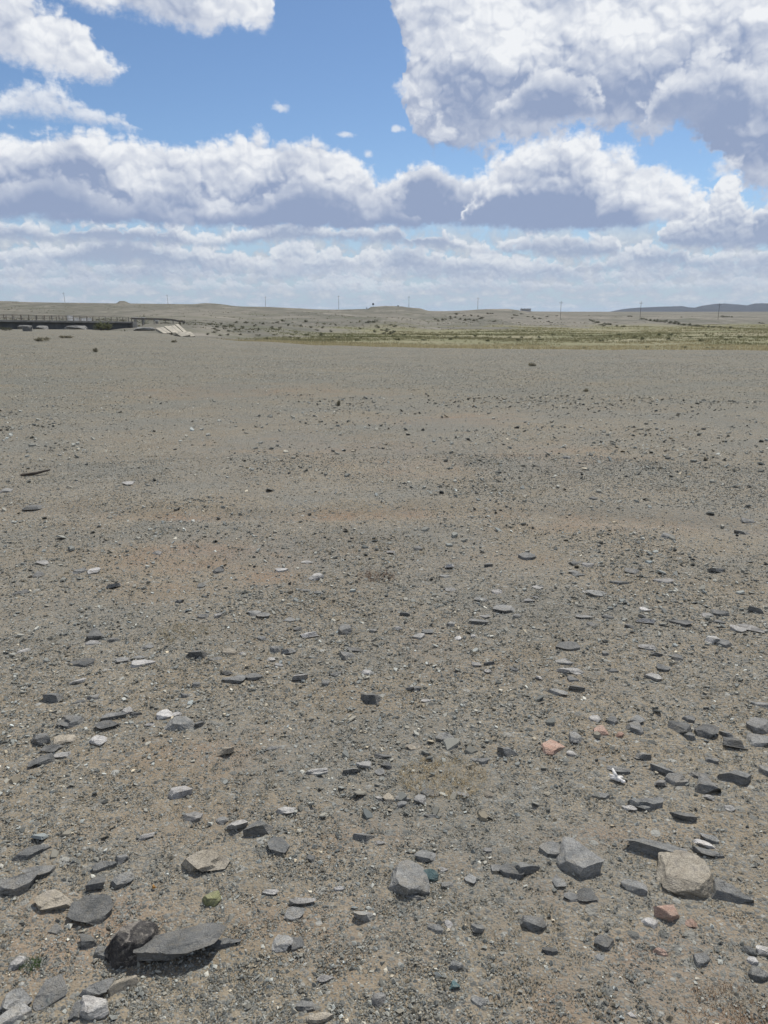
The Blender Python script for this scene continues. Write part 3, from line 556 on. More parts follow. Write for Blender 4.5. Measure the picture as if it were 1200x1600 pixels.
# centre x, base row, width, height in the picture; tone, form, label, short name for its neighbours' labels
ROCKS = [
 (285, 1512, 118, 40, 'D', 'slab', 'large flat dark slate slab propped up over its own deep shadow', 'large propped slab'),
 (208, 1512, 72, 50, 'K', 'boulder', 'black crusted rough rock with pale mottled top, left of the propped slab', 'black crusted rock'),
 (145, 1447, 56, 44, 'D', 'slab', 'rounded shield-shaped dark grey rock beside the pale tan flat rock', 'shield-shaped grey rock'),
 (91, 1424, 52, 32, 'T', 'slab', 'pale tan flat rock left of the shield-shaped grey rock', 'pale tan flat rock'),
 (1072, 1400, 84, 62, 'T', 'boulder', 'largest pale cream boulder, at the lower right with a pink stone in front', 'cream boulder'),
 (900, 1372, 76, 60, 'D', 'block', 'big dark ribbed slate block left of the cream boulder', 'big ribbed slate block'),
 (868, 1340, 50, 24, 'D', 'slab', 'flat slate piece leaning behind the big ribbed slate block', None),
 (1022, 1342, 84, 30, 'D', 'wedge', 'jagged dark wedge of slate beyond the cream boulder', 'jagged dark wedge'),
 (638, 1398, 68, 50, 'G', 'boulder', 'pale veined grey boulder next to the small dark teal stone', 'veined grey boulder'),
 (672, 1378, 22, 20, 'B', 'boulder', 'small dark teal stone right of the veined grey boulder', 'teal stone'),
 (1136, 1416, 60, 34, 'D', 'slab', 'flat bluish slate plate lying right of the cream boulder', 'bluish slate plate'),
 (1040, 1436, 30, 22, 'P', 'block', 'pink stone in front of the cream boulder', 'pink stone near the cream boulder'),
 (329, 1418, 26, 20, 'Y', 'block', 'small yellow-green stone alone on the gravel', 'yellow-green stone'),
 (325, 1363, 84, 34, 'T', 'slab', 'long tan-topped rock with lichen, beyond the yellow-green stone', 'long tan rock'),
 (408, 1306, 52, 30, 'D', 'wedge', 'sharp dark slate block with a broken left face', 'sharp slate block'),
 (438, 1336, 30, 28, 'D', 'slab', 'leaf-shaped flat slate in front of the sharp slate block', None),
 (800, 1374, 30, 26, 'D', 'slab', 'left one of two leaning slates west of the big ribbed block', None),
 (820, 1372, 34, 26, 'D', 'wedge', 'right one of two leaning slates west of the big ribbed block', None),
 (830, 1455, 34, 20, 'D', 'block', 'boxy dark stone with a flat pale top, midway along the foreground', 'boxy dark stone'),
 (438, 1488, 36, 38, 'G', 'block', 'upright grey stone with a smaller slate against its right side', 'upright grey stone'),
 (463, 1486, 20, 20, 'D', 'slab', 'small slate lying against the upright grey stone', None),
 (573, 1443, 38, 24, 'G', 'wedge', 'ridged grey stone tapering to the left, between two bare sandy spots', 'ridged grey stone'),
 (472, 1418, 38, 16, 'L', 'slab', 'pale splintered flake pointing right beyond the upright grey stone', None),
 (460, 1440, 26, 18, 'G', 'slab', 'thin grey flake just below the pale splintered flake', None),
 (28, 1400, 58, 30, 'G', 'slab', 'grey slab with a black broken left side at the left edge', 'broken-sided slab'),
 (63, 1373, 34, 16, 'G', 'slab', 'light grey flake beyond the broken-sided slab', None),
 (152, 1394, 24, 26, 'D', 'wedge', None, None), (190, 1386, 38, 22, 'D', 'slab', 'dark flat slate, right one of a loose group of four', 'group of four slates'),
 (165, 1362, 28, 14, 'D', 'slab', None, None), (192, 1350, 18, 14, 'D', 'block', None, None),
 (48, 1343, 66, 18, 'D', 'slab', 'long low dark slate ridge near the left edge', 'long low slate'),
 (282, 1250, 32, 20, 'W', 'block', 'white-topped stone with a dark front face', 'white-topped stone'), (266, 1255, 10, 8, 'D', 'block', None, None),
 (300, 1285, 28, 16, 'L', 'slab', 'square pale chip in front of the white-topped stone', None),
 (228, 1313, 22, 10, 'L', 'slab', None, None), (370, 1301, 28, 22, 'L', 'wedge', 'pale crumpled chip left of the sharp slate block', None), (348, 1290, 16, 12, 'G', 'block', None, None),
 (445, 1273, 36, 14, 'L', 'slab', 'whitish flat flake beyond the sharp slate block', 'whitish flake'),
 (352, 1183, 26, 20, 'T', 'wedge', 'cream pointed stone standing alone beyond the white-topped stone', 'cream pointed stone'),
 (155, 1166, 24, 16, 'W', 'boulder', 'knobbly white stone right of the slate pile', 'knobbly white stone'),
 (280, 1143, 48, 26, 'G', 'boulder', 'broad grey stone with a black cleft and white chips behind it', 'cleft grey stone'),
 (258, 1124, 22, 14, 'W', 'boulder', None, None), (276, 1121, 16, 9, 'W', 'boulder', None, None), (311, 1138, 18, 22, 'G', 'wedge', None, None), (234, 1136, 14, 7, 'W', 'slab', None, None),
 (115, 1139, 48, 22, 'D', 'slab', 'dark wing-shaped slate beyond the slate pile', 'wing-shaped slate'),
 (170, 1140, 32, 14, 'D', 'slab', None, None), (178, 1124, 40, 16, 'D', 'slab', 'broad dark slate under a pale chip', None), (198, 1117, 18, 12, 'L', 'slab', None, None), (212, 1120, 18, 8, 'D', 'wedge', None, None),
 (65, 1165, 24, 22, 'G', 'block', 'blunt grey stone at the back of the slate pile', 'slate pile'), (84, 1177, 36, 14, 'D', 'slab', 'top slate of the low pile at the left', None), (102, 1163, 26, 12, 'T', 'boulder', 'tan rounded stone at the back of the slate pile', None),
 (66, 1197, 30, 17, 'D', 'slab', 'lowest dark slate of the low pile at the left', None), (97, 1185, 22, 10, 'L', 'slab', 'pale thin slate at the right of the slate pile', None),
 (87, 1099, 38, 24, 'D', 'wedge', 'black angular stone standing alone at the left', 'black angular stone'),
 (312, 1029, 40, 22, 'D', 'wedge', 'black hump-backed slate tilted towards the viewer', 'black hump-backed slate'),
 (126, 1043, 46, 14, 'D', 'slab', 'long dark slate lying level, left of a long white flake', 'long level slate'),
 (222, 1042, 42, 13, 'W', 'slab', 'long white flake between two dark slates', 'long white flake'), (195, 1036, 28, 12, 'G', 'slab', None, None), (217, 1030, 20, 6, 'D', 'slab', None, None),
 (148, 1000, 26, 20, 'D', 'block', 'dark stone above a pale chip beyond the long level slate', 'dark stone with a pale chip'), (143, 1009, 24, 8, 'L', 'slab', 'pale chip at the foot of a dark stone', None), (177, 1004, 20, 9, 'D', 'wedge', None, None),
 (362, 1025, 28, 13, 'T', 'slab', 'cream flat stone right of the black hump-backed slate', 'cream flat stone'), (379, 1026, 11, 10, 'W', 'slab', None, None), (335, 1033, 22, 6, 'D', 'slab', None, None),
 (366, 1068, 34, 15, 'D', 'slab', 'dark pointed slate in front of the cream flat stone', 'dark pointed slate'), (355, 1057, 18, 12, 'D', 'wedge', None, None), (397, 1063, 24, 12, 'D', 'slab', None, None), (305, 1075, 14, 10, 'D', 'block', None, None), (291, 1092, 18, 10, 'G', 'block', None, None),
 (145, 1095, 16, 10, 'D', 'block', None, None), (126, 1100, 20, 6, 'D', 'slab', None, None), (120, 1069, 24, 8, 'L', 'wedge', None, None),
 (582, 1102, 42, 36, 'D', 'wedge', 'heavy black broken stone near the middle of the picture', 'heavy black broken stone'),
 (543, 1033, 38, 21, 'G', 'slab', 'tilted grey slate catching light on its top', 'tilted grey slate'), (556, 1019, 28, 9, 'D', 'slab', None, None),
 (536, 991, 24, 24, 'G', 'block', 'upright olive-grey block beyond the tilted grey slate', 'upright olive-grey block'),
 (484, 997, 28, 14, 'W', 'wedge', 'white chip over a dark shadow, left of the upright olive-grey block', None), (466, 986, 14, 8, 'D', 'block', None, None), (508, 975, 10, 9, 'D', 'boulder', None, None),
 (468, 1066, 28, 16, 'L', 'wedge', 'pale gabled stone left of the heavy black stone', 'pale gabled stone'), (525, 1059, 20, 10, 'D', 'slab', None, None), (508, 1071, 14, 10, 'D', 'block', None, None),
 (574, 1056, 28, 11, 'L', 'slab', 'pale flat-topped stone beyond the heavy black stone', None),
 (639, 1080, 14, 14, 'G', 'wedge', None, None), (651, 1081, 14, 16, 'D', 'wedge', None, None), (667, 1098, 18, 8, 'L', 'slab', None, None),
 (431, 1021, 18, 15, 'D', 'block', None, None), (451, 1024, 24, 15, 'G', 'wedge', None, None), (423, 1034, 16, 8, 'L', 'slab', None, None), (437, 1043, 14, 8, 'L', 'slab', None, None),
 (495, 1213, 38, 16, 'L', 'slab', 'pale long stone with a straight dark front edge', 'pale long stone'), (429, 1173, 22, 7, 'D', 'slab', None, None), (450, 1172, 14, 5, 'L', 'slab', None, None),
 (550, 1211, 26, 13, 'D', 'wedge', 'dark wedge right of the pale long stone', None), (569, 1200, 24, 12, 'L', 'slab', None, None), (604, 1202, 18, 11, 'D', 'block', None, None), (598, 1185, 24, 8, 'D', 'slab', None, None), (593, 1212, 14, 10, 'G', 'slab', None, None), (627, 1189, 14, 5, 'W', 'slab', None, None), (625, 1201, 14, 5, 'L', 'slab', None, None),
 (608, 1255, 16, 14, 'T', 'block', 'small cream stone in a short row of grey ones', 'row of small stones'), (657, 1257, 18, 16, 'L', 'boulder', 'round pale stone at the right of a short row', None), (630, 1252, 22, 10, 'G', 'slab', None, None), (641, 1249, 8, 9, 'D', 'wedge', None, None), (592, 1250, 16, 7, 'L', 'slab', None, None), (628, 1263, 14, 10, 'D', 'block', None, None),
 (646, 1173, 22, 12, 'T', 'slab', 'cream flake at the edge of the dry yellow grass', None), (697, 1159, 28, 15, 'D', 'slab', 'dark slate beyond the dry yellow grass', 'slate beyond the dry grass'), (748, 1195, 28, 11, 'D', 'slab', 'dark flat slate right of the dry yellow grass', None),
 (793, 1183, 38, 26, 'D', 'wedge', 'dark triangular slate with its left face in shadow', 'dark triangular slate'), (654, 1138, 10, 4, 'W', 'slab', None, None),
 (719, 1245, 24, 8, 'L', 'slab', None, None), (672, 1244, 28, 10, 'D', 'slab', None, None), (674, 1281, 20, 7, 'D', 'slab', None, None), (708, 1262, 12, 8, 'D', 'block', None, None), (764, 1247, 12, 12, 'T', 'boulder', None, None), (744, 1235, 16, 5, 'L', 'slab', None, None),
 (862, 1180, 36, 26, 'P', 'boulder', 'larger pink stone, left one of the pink pair', 'larger pink stone'), (940, 1150, 22, 15, 'P', 'block', 'brick-red boxy stone right of the larger pink stone', 'brick-red stone'), (968, 1153, 10, 8, 'P', 'boulder', 'tiny red pebble beside the brick-red stone', None),
 (900, 1163, 22, 22, 'G', 'block', 'grey block between the pink stone and the brick-red stone', None), (893, 1184, 14, 10, 'W', 'boulder', 'white lumpy pebble in front of the larger pink stone', None), (922, 1167, 8, 4, 'W', 'block', None, None),
 (927, 1128, 20, 12, 'L', 'slab', None, None), (955, 1134, 20, 13, 'D', 'block', None, None), (992, 1131, 24, 14, 'G', 'block', 'squarish grey stone, rear one of a close pair', None), (990, 1147, 28, 17, 'G', 'block', 'squarish grey stone, front one of a close pair', 'close pair of grey stones'),
 (1063, 1146, 38, 22, 'D', 'slab', None, None), (1100, 1155, 28, 20, 'D', 'block', 'dark boxy stone with a pale top at the right', 'boxy stone with a pale top'), (1078, 1158, 18, 13, 'D', 'block', None, None), (1074, 1129, 18, 11, 'D', 'block', None, None),
 (1148, 1173, 28, 20, 'D', 'wedge', 'dark peaked stone near the right edge', 'dark peaked stone'), (1136, 1154, 18, 11, 'D', 'wedge', None, None), (1184, 1146, 28, 22, 'L', 'boulder', 'lumpy pale stone at the right edge', None), (1187, 1169, 36, 22, 'G', 'block', 'bluish grey block at the right edge', None), (1190, 1106, 40, 11, 'D', 'slab', 'low black slate cut by the right edge', None),
 (1003, 1188, 22, 14, 'D', 'wedge', None, None), (966, 1208, 36, 12, 'D', 'slab', 'dark flat slate just behind the white bone', None), (1033, 1209, 32, 13, 'D', 'wedge', None, None),
 (1090, 1217, 26, 11, 'D', 'slab', None, None), (1105, 1241, 30, 28, 'G', 'block', 'square tilted slate with a clean flat face', 'square tilted slate'), (1146, 1223, 34, 20, 'D', 'wedge', 'ribbed dark stone right of the square tilted slate', None),
 (1056, 1228, 40, 18, 'G', 'slab', 'flat half-buried grey slab left of the square tilted slate', None), (1032, 1230, 16, 12, 'L', 'wedge', None, None), (1106, 1249, 16, 7, 'L', 'slab', None, None), (1195, 1213, 16, 14, 'D', 'block', None, None),
 (937, 1248, 26, 9, 'G', 'slab', None, None), (1006, 1266, 52, 26, 'D', 'slab', 'broad dark slate leaning left with a shadowed front', 'broad leaning slate'), (983, 1267, 18, 8, 'L', 'slab', None, None),
 (1067, 1285, 30, 16, 'D', 'wedge', 'black tent-shaped stone with a light ridge', 'tent-shaped stone'), (1138, 1268, 14, 8, 'L', 'slab', None, None), (1170, 1276, 14, 6, 'D', 'slab', None, None), (1112, 1192, 16, 7, 'D', 'block', None, None),
 (1102, 1325, 28, 8, 'W', 'slab', 'thin white flake above a long dark slate at the right', None), (1108, 1340, 48, 12, 'D', 'slab', 'long dark slate under a thin white flake', None), (1108, 1316, 20, 10, 'G', 'slab', None, None),
 (893, 1412, 20, 22, 'D', 'slab', None, None), (917, 1412, 24, 20, 'D', 'slab', None, None), (872, 1389, 20, 18, 'D', 'slab', None, None), (990, 1396, 30, 16, 'G', 'boulder', 'low grey stone left of the cream boulder', None),
 (699, 1452, 12, 14, 'W', 'slab', 'white disc-shaped pebble on bare sand', 'white disc pebble'), (703, 1466, 10, 8, 'W', 'block', None, None), (746, 1460, 18, 16, 'D', 'wedge', None, None), (680, 1460, 20, 12, 'D', 'slab', None, None), (715, 1424, 12, 8, 'L', 'block', None, None),
 (715, 1517, 20, 11, 'D', 'block', None, None), (710, 1548, 12, 18, 'B', 'wedge', 'teal sliver half buried in the foreground', None), (750, 1580, 20, 18, 'D', 'slab', None, None), (1013, 1449, 18, 10, 'W', 'boulder', 'white pebble left of the pink stone', None),
 (945, 1487, 26, 20, 'D', 'slab', None, None), (934, 1504, 12, 14, 'G', 'slab', None, None), (860, 1494, 20, 12, 'D', 'slab', None, None), (1032, 1494, 18, 9, 'P', 'slab', None, None), (1095, 1511, 18, 16, 'G', 'block', None, None),
 (1174, 1508, 12, 9, 'W', 'boulder', None, None), (1184, 1534, 20, 14, 'D', 'boulder', None, None), (1193, 1494, 14, 14, 'L', 'block', None, None), (1170, 1492, 14, 8, 'D', 'block', None, None), (1080, 1450, 12, 10, 'P', 'slab', None, None),
 (530, 1393, 16, 9, 'W', 'slab', 'bright white chip left of the veined grey boulder', None), (510, 1536, 22, 9, 'L', 'slab', None, None), (421, 1401, 24, 10, 'L', 'slab', None, None), (978, 1570, 12, 8, 'L', 'block', None, None), (986, 1593, 14, 8, 'W', 'slab', None, None),
 (25, 1583, 38, 26, 'G', 'slab', 'flat grey slate in the bottom left corner, rear of two', 'corner slates'), (18, 1606, 42, 26, 'G', 'slab', 'flat grey slate in the bottom left corner, front of two', None), (82, 1572, 30, 30, 'D', 'slab', None, None), (152, 1562, 42, 22, 'D', 'slab', None, None), (196, 1552, 46, 22, 'T', 'wedge', 'tan-topped wedge in front of the black crusted rock', None),
 (146, 1594, 34, 28, 'L', 'block', 'pale rough stone near the bottom edge, left of centre', None), (122, 1593, 20, 22, 'D', 'wedge', None, None), (142, 1485, 22, 18, 'D', 'block', None, None), (165, 1500, 28, 18, 'G', 'slab', 'grey slate leaning on the black crusted rock', None), (29, 1513, 20, 12, 'L', 'boulder', None, None), (245, 1480, 14, 12, 'L', 'wedge', None, None),
 (302, 1478, 16, 22, 'D', 'wedge', None, None), (311, 1480, 16, 14, 'T', 'block', None, None), (350, 1482, 48, 13, 'D', 'slab', 'long thin slate right behind the propped slab', None), (86, 1462, 14, 12, 'D', 'slab', None, None),
 (590, 1576, 20, 18, 'L', 'block', None, None), (500, 1602, 36, 14, 'T', 'boulder', 'rounded tan stone cut by the bottom edge', None), (482, 1583, 28, 13, 'D', 'slab', None, None), (490, 1465, 8, 10, 'D', 'wedge', None, None),
 (568, 1317, 28, 17, 'D', 'wedge', 'dark tilted flake with a pale flake against it', None), (590, 1321, 20, 8, 'L', 'slab', None, None), (486, 1347, 14, 11, 'D', 'slab', None, None), (502, 1351, 11, 8, 'W', 'slab', None, None), (415, 1332, 14, 7, 'D', 'slab', None, None),
 (664, 1347, 28, 20, 'D', 'slab', 'dark slate peeping out behind the veined grey boulder', None), (645, 1336, 9, 7, 'W', 'block', None, None), (650, 1408, 26, 9, 'G', 'slab', None, None), (636, 1414, 12, 8, 'L', 'boulder', None, None), (702, 1390, 20, 13, 'D', 'slab', None, None), (736, 1383, 18, 14, 'G', 'slab', None, None), (776, 1364, 20, 13, 'D', 'slab', None, None),
 (692, 1365, 14, 8, 'L', 'slab', None, None), (760, 1332, 14, 10, 'L', 'slab', None, None), (640, 1245, 14, 7, 'L', 'slab', None, None),
 (824, 876, 28, 14, 'D', 'boulder', 'black rounded stone beyond the middle right', 'far black rounded stone'), (763, 886, 14, 9, 'D', 'wedge', None, None), (702, 889, 17, 11, 'W', 'wedge', 'white pointed chip in the middle distance', 'far white chip'), (611, 866, 14, 8, 'W', 'wedge', None, None), (652, 860, 14, 10, 'D', 'block', 'dark boxy stone in the middle distance', None),
 (494, 907, 25, 16, 'L', 'boulder', 'pale grey lump at the end of a low grey mound', 'pale lump on the low mound'), (440, 894, 20, 8, 'W', 'slab', None, None), (480, 881, 18, 6, 'L', 'slab', None, None), (588, 922, 9, 8, 'D', 'boulder', None, None),
 (341, 896, 17, 12, 'D', 'boulder', None, None), (178, 921, 22, 11, 'D', 'wedge', 'dark stone on reddish soil at the left', None), (148, 896, 18, 10, 'W', 'boulder', None, None), (154, 902, 12, 6, 'D', 'slab', None, None), (125, 896, 20, 8, 'D', 'slab', None, None), (60, 904, 20, 9, 'G', 'slab', None, None), (67, 884, 16, 8, 'L', 'slab', None, None), (32, 928, 22, 6, 'D', 'slab', None, None), (78, 919, 16, 6, 'D', 'slab', None, None), (18, 885, 12, 8, 'D', 'block', None, None), (245, 868, 18, 10, 'L', 'slab', None, None), (100, 875, 16, 6, 'D', 'slab', None, None), (66, 952, 12, 7, 'L', 'slab', None, None), (22, 920, 14, 7, 'L', 'slab', None, None), (36, 1021, 18, 6, 'L', 'slab', None, None), (30, 1043, 10, 8, 'D', 'boulder', None, None),
 (282, 944, 14, 11, 'D', 'wedge', None, None), (315, 918, 16, 8, 'D', 'slab', None, None), (337, 914, 9, 5, 'D', 'slab', None, None), (230, 956, 16, 6, 'D', 'slab', None, None), (220, 948, 14, 6, 'L', 'slab', None, None), (346, 945, 16, 6, 'L', 'slab', None, None), (318, 967, 18, 8, 'D', 'slab', None, None), (340, 966, 12, 10, 'L', 'block', None, None), (396, 964, 22, 12, 'G', 'slab', None, None), (412, 967, 20, 12, 'G', 'slab', None, None), (450, 972, 24, 7, 'D', 'slab', None, None), (475, 925, 20, 6, 'D', 'slab', None, None), (500, 929, 20, 5, 'D', 'slab', None, None), (410, 1001, 16, 8, 'D', 'slab', None, None), (231, 1015, 20, 8, 'D', 'slab', None, None),
 (927, 932, 34, 13, 'G', 'slab', 'broad grey slate, largest of the middle right', 'broad far slate'), (903, 901, 20, 6, 'D', 'slab', None, None), (897, 884, 18, 8, 'D', 'slab', None, None), (918, 887, 18, 8, 'L', 'slab', None, None), (896, 897, 18, 8, 'D', 'slab', None, None), (988, 896, 22, 8, 'D', 'slab', None, None), (967, 914, 36, 9, 'D', 'slab', None, None), (1037, 912, 28, 8, 'L', 'slab', None, None), (1118, 896, 19, 11, 'D', 'wedge', 'dark peaked stone in the far right gravel', None), (991, 921, 11, 7, 'D', 'block', None, None), (1005, 918, 14, 6, 'D', 'slab', None, None), (856, 904, 16, 6, 'D', 'slab', None, None),
 (840, 921, 16, 7, 'L', 'slab', None, None), (838, 936, 18, 6, 'D', 'slab', None, None), (826, 941, 20, 7, 'L', 'slab', None, None), (888, 925, 10, 8, 'D', 'wedge', None, None), (918, 947, 14, 5, 'L', 'slab', None, None), (855, 955, 16, 6, 'D', 'slab', None, None), (808, 966, 14, 8, 'D', 'block', None, None),
 (1124, 963, 26, 11, 'D', 'slab', None, None), (1104, 965, 16, 7, 'L', 'slab', None, None), (1061, 977, 34, 10, 'D', 'slab', 'flat black slate between two pale flakes', None), (1007, 976, 26, 12, 'W', 'wedge', 'white split stone in the middle right', 'white split stone'), (1003, 967, 14, 8, 'D', 'wedge', None, None), (1008, 955, 17, 6, 'W', 'slab', None, None), (913, 968, 24, 9, 'G', 'slab', None, None), (951, 968, 20, 7, 'D', 'slab', None, None), (984, 983, 14, 16, 'D', 'wedge', None, None), (1152, 987, 20, 10, 'L', 'slab', None, None), (1172, 987, 30, 9, 'L', 'slab', None, None), (1183, 959, 20, 12, 'D', 'wedge', None, None), (1123, 974, 18, 6, 'D', 'slab', None, None), (925, 979, 18, 6, 'D', 'slab', None, None), (928, 988, 12, 5, 'L', 'slab', None, None),
 (1113, 1006, 22, 15, 'L', 'wedge', None, None), (1130, 1013, 24, 14, 'D', 'slab', None, None), (1014, 1017, 28, 11, 'L', 'slab', None, None), (1025, 1026, 15, 9, 'D', 'wedge', None, None), (887, 1017, 34, 15, 'G', 'slab', 'flat grey plate lying level in the middle right', 'flat grey plate'), (882, 1038, 26, 10, 'G', 'slab', None, None), (876, 1052, 18, 12, 'L', 'wedge', None, None), (899, 1055, 34, 12, 'L', 'slab', None, None), (860, 1043, 16, 6, 'G', 'slab', None, None), (896, 1067, 18, 10, 'G', 'slab', None, None), (901, 1081, 22, 11, 'D', 'wedge', None, None), (868, 1086, 32, 14, 'G', 'slab', None, None), (946, 1026, 12, 10, 'D', 'block', None, None),
 (956, 1051, 18, 6, 'D', 'slab', None, None), (1020, 1063, 24, 11, 'L', 'slab', None, None), (1036, 1049, 18, 9, 'D', 'block', None, None), (1058, 1033, 15, 10, 'G', 'block', None, None), (842, 1063, 11, 10, 'W', 'wedge', None, None), (804, 1049, 15, 8, 'D', 'slab', None, None),
 (790, 958, 48, 18, 'G', 'slab', 'low ridge of layered grey rock beyond the middle', 'low layered ridge'), (748, 976, 28, 11, 'D', 'wedge', None, None), (757, 967, 18, 8, 'L', 'slab', None, None), (755, 941, 28, 9, 'D', 'slab', None, None), (776, 929, 16, 9, 'W', 'boulder', None, None), (714, 1001, 13, 9, 'W', 'slab', None, None), (727, 994, 12, 6, 'D', 'slab', None, None), (740, 997, 9, 13, 'W', 'block', None, None), (745, 1006, 11, 6, 'W', 'wedge', None, None), (704, 979, 14, 10, 'G', 'block', None, None),
 (633, 962, 16, 8, 'D', 'wedge', None, None), (654, 999, 20, 11, 'L', 'slab', None, None), (668, 991, 18, 12, 'D', 'slab', None, None), (621, 985, 18, 8, 'L', 'wedge', None, None), (583, 990, 13, 10, 'D', 'block', None, None), (586, 999, 11, 8, 'D', 'wedge', None, None), (704, 924, 18, 7, 'L', 'slab', None, None), (696, 903, 18, 6, 'G', 'slab', None, None), (745, 1042, 15, 9, 'L', 'slab', None, None), (765, 1040, 17, 10, 'D', 'wedge', None, None), (763, 1053, 14, 8, 'L', 'slab', None, None),
 (201, 759, 17, 9, 'L', 'slab', 'pale slate over a dark shadow, left of the faint track', None), (885, 717, 13, 9, 'D', 'boulder', 'dark round stone on red soil far to the right', 'dark stone on red soil'), (926, 781, 13, 8, 'D', 'boulder', None, None), (895, 780, 12, 6, 'D', 'slab', None, None), (1039, 841, 18, 9, 'D', 'block', 'dark block just this side of the faint track', None), (1160, 835, 20, 9, 'D', 'wedge', 'dark stone on the faint track near the right edge', None), (52, 799, 24, 8, 'D', 'slab', None, None), (427, 809, 10, 7, 'D', 'boulder', None, None), (581, 796, 10, 6, 'D', 'boulder', None, None), (334, 767, 10, 6, 'D', 'block', None, None), (95, 820, 12, 8, 'D', 'wedge', None, None), (138, 834, 10, 5, 'D', 'slab', None, None), (8, 770, 18, 9, 'G', 'slab', None, None), (1082, 743, 14, 6, 'G', 'slab', None, None), (1012, 829, 14, 6, 'D', 'slab', None, None), (525, 846, 12, 8, 'D', 'block', None, None), (657, 816, 10, 7, 'D', 'block', None, None), (1170, 818, 20, 5, 'D', 'slab', None, None), (1140, 807, 12, 7, 'L', 'slab', None, None),
]
LANDMARKS = []
placed = []
def build_rocks():
    for (px, py, w, h, tone, form, label, short) in sorted(ROCKS, key=lambda q: -(q[2]*q[3]+(1e6 if q[6] else 0)))[:300]:
        c, r = at(px, py)
        v = pdir(px, py); dist = math.hypot(math.hypot(c.x, c.y), EYE-c.z)
        k = dist/1200*math.sqrt(1+((px-600)/1200)**2+((800-py)/1200)**2)      # metres per pixel there
        W = w*k; s = (EYE-c.z)/dist; co = math.sqrt(1-s*s); H = h*k
        if form == 'slab': hh = min(0.20*W, 0.32*H/max(co, .3)); dd = (H-hh*co)/max(s, .12)
        elif form == 'wedge': hh = min(0.30*W, 0.45*H/max(co, .3)); dd = (H-hh*co)/max(s, .15)
        elif form == 'block': hh = min((0.26 if w > 34 else .36)*W, 0.40*H/max(co, .3)); dd = (H-hh*co*.75)/max(s, .15)
        else: hh = min((0.25 if w > 34 else .34)*W, 0.36*H/max(co, .3)); dd = (H-hh*co*.7)/max(s, .15)
        W *= .86 if w > 34 else 1.04; dd = min(max(dd*(.88 if w > 34 else 1.0), .34*W), 1.05*W)
        if (px, py) == (285, 1512): hh *= .6; dd *= 1.4
        if tone == 'K': hh *= 2.1
        rg = random.Random(int(px*131+py*7))
        # the listed row is the near foot of the rock
        f = Vector((v[0], v[1], 0)).normalized(); pos = c+f*dd*.42
        z = gz(pos.x, pos.y)-hh*((.30 if form != 'slab' else .22) if w > 34 else .12)
        o = rock_mesh(NAMES[form], form, W, dd, hh, 5 if w > 46 else (4 if w > 24 else 3), rg, M[tone])
        tilt = rg.uniform(-.10, .10); lift = 0
        if (px, py) == (285, 1512): tilt = -.07; lift = .022
        o.location = (pos.x, pos.y, z+lift)
        if form == 'wedge': tilt = -rg.uniform(.16, .42); lift = dd*.18
        o.rotation_euler = (tilt+(rg.uniform(-.08, .14) if form == 'slab' else 0), rg.uniform(-.08, .08), -math.atan2(v[0], v[1])+(rg.uniform(-.18, .18) if w < 100 else -.02))
        tag(o, label, 'rock', 'scattered rocks on the gravel plain')
        placed.append((o, px, py, w, h, tone, form, label, short))
        if short: LANDMARKS.append((px, py, short))
    # labels for the lesser stones: by look and by their place next to a landmark
    used = {}
    for (o, px, py, w, h, tone, form, label, short) in placed:
        if label: continue
        kind = {'slab': 'flake', 'wedge': 'splinter', 'block': 'stone', 'boulder': 'pebble'}[form]
        size = 'small ' if w < 17 else ''
        cands = sorted(LANDMARKS, key=lambda L: math.hypot(L[0]-px, (L[1]-py)*1.8))[:5]
        done = False
        for lx, ly, sh in cands:
            dx, dy = px-lx, (py-ly)*1.8
            rel = ('right of' if dx > 0 else 'left of') if abs(dx) > abs(dy) else ('in front of' if dy > 0 else 'behind')
            side = ''
            t = f'{size}{TONES[tone]} {kind} {rel} the {sh}'
            if t not in used: done = True; break
        if not done:
            lx, ly, sh = cands[0]; dx, dy = px-lx, py-ly
            t = f'{size}{TONES[tone]} {kind} {"right" if dx > 0 else "left"} and {"in front" if dy > 0 else "behind"} of the {sh}'
            if t in used: t = t.replace('of the', f'of, and farther from, the')
        used[t] = 1; o['label'] = t
build_rocks()
NHAND = len(placed)

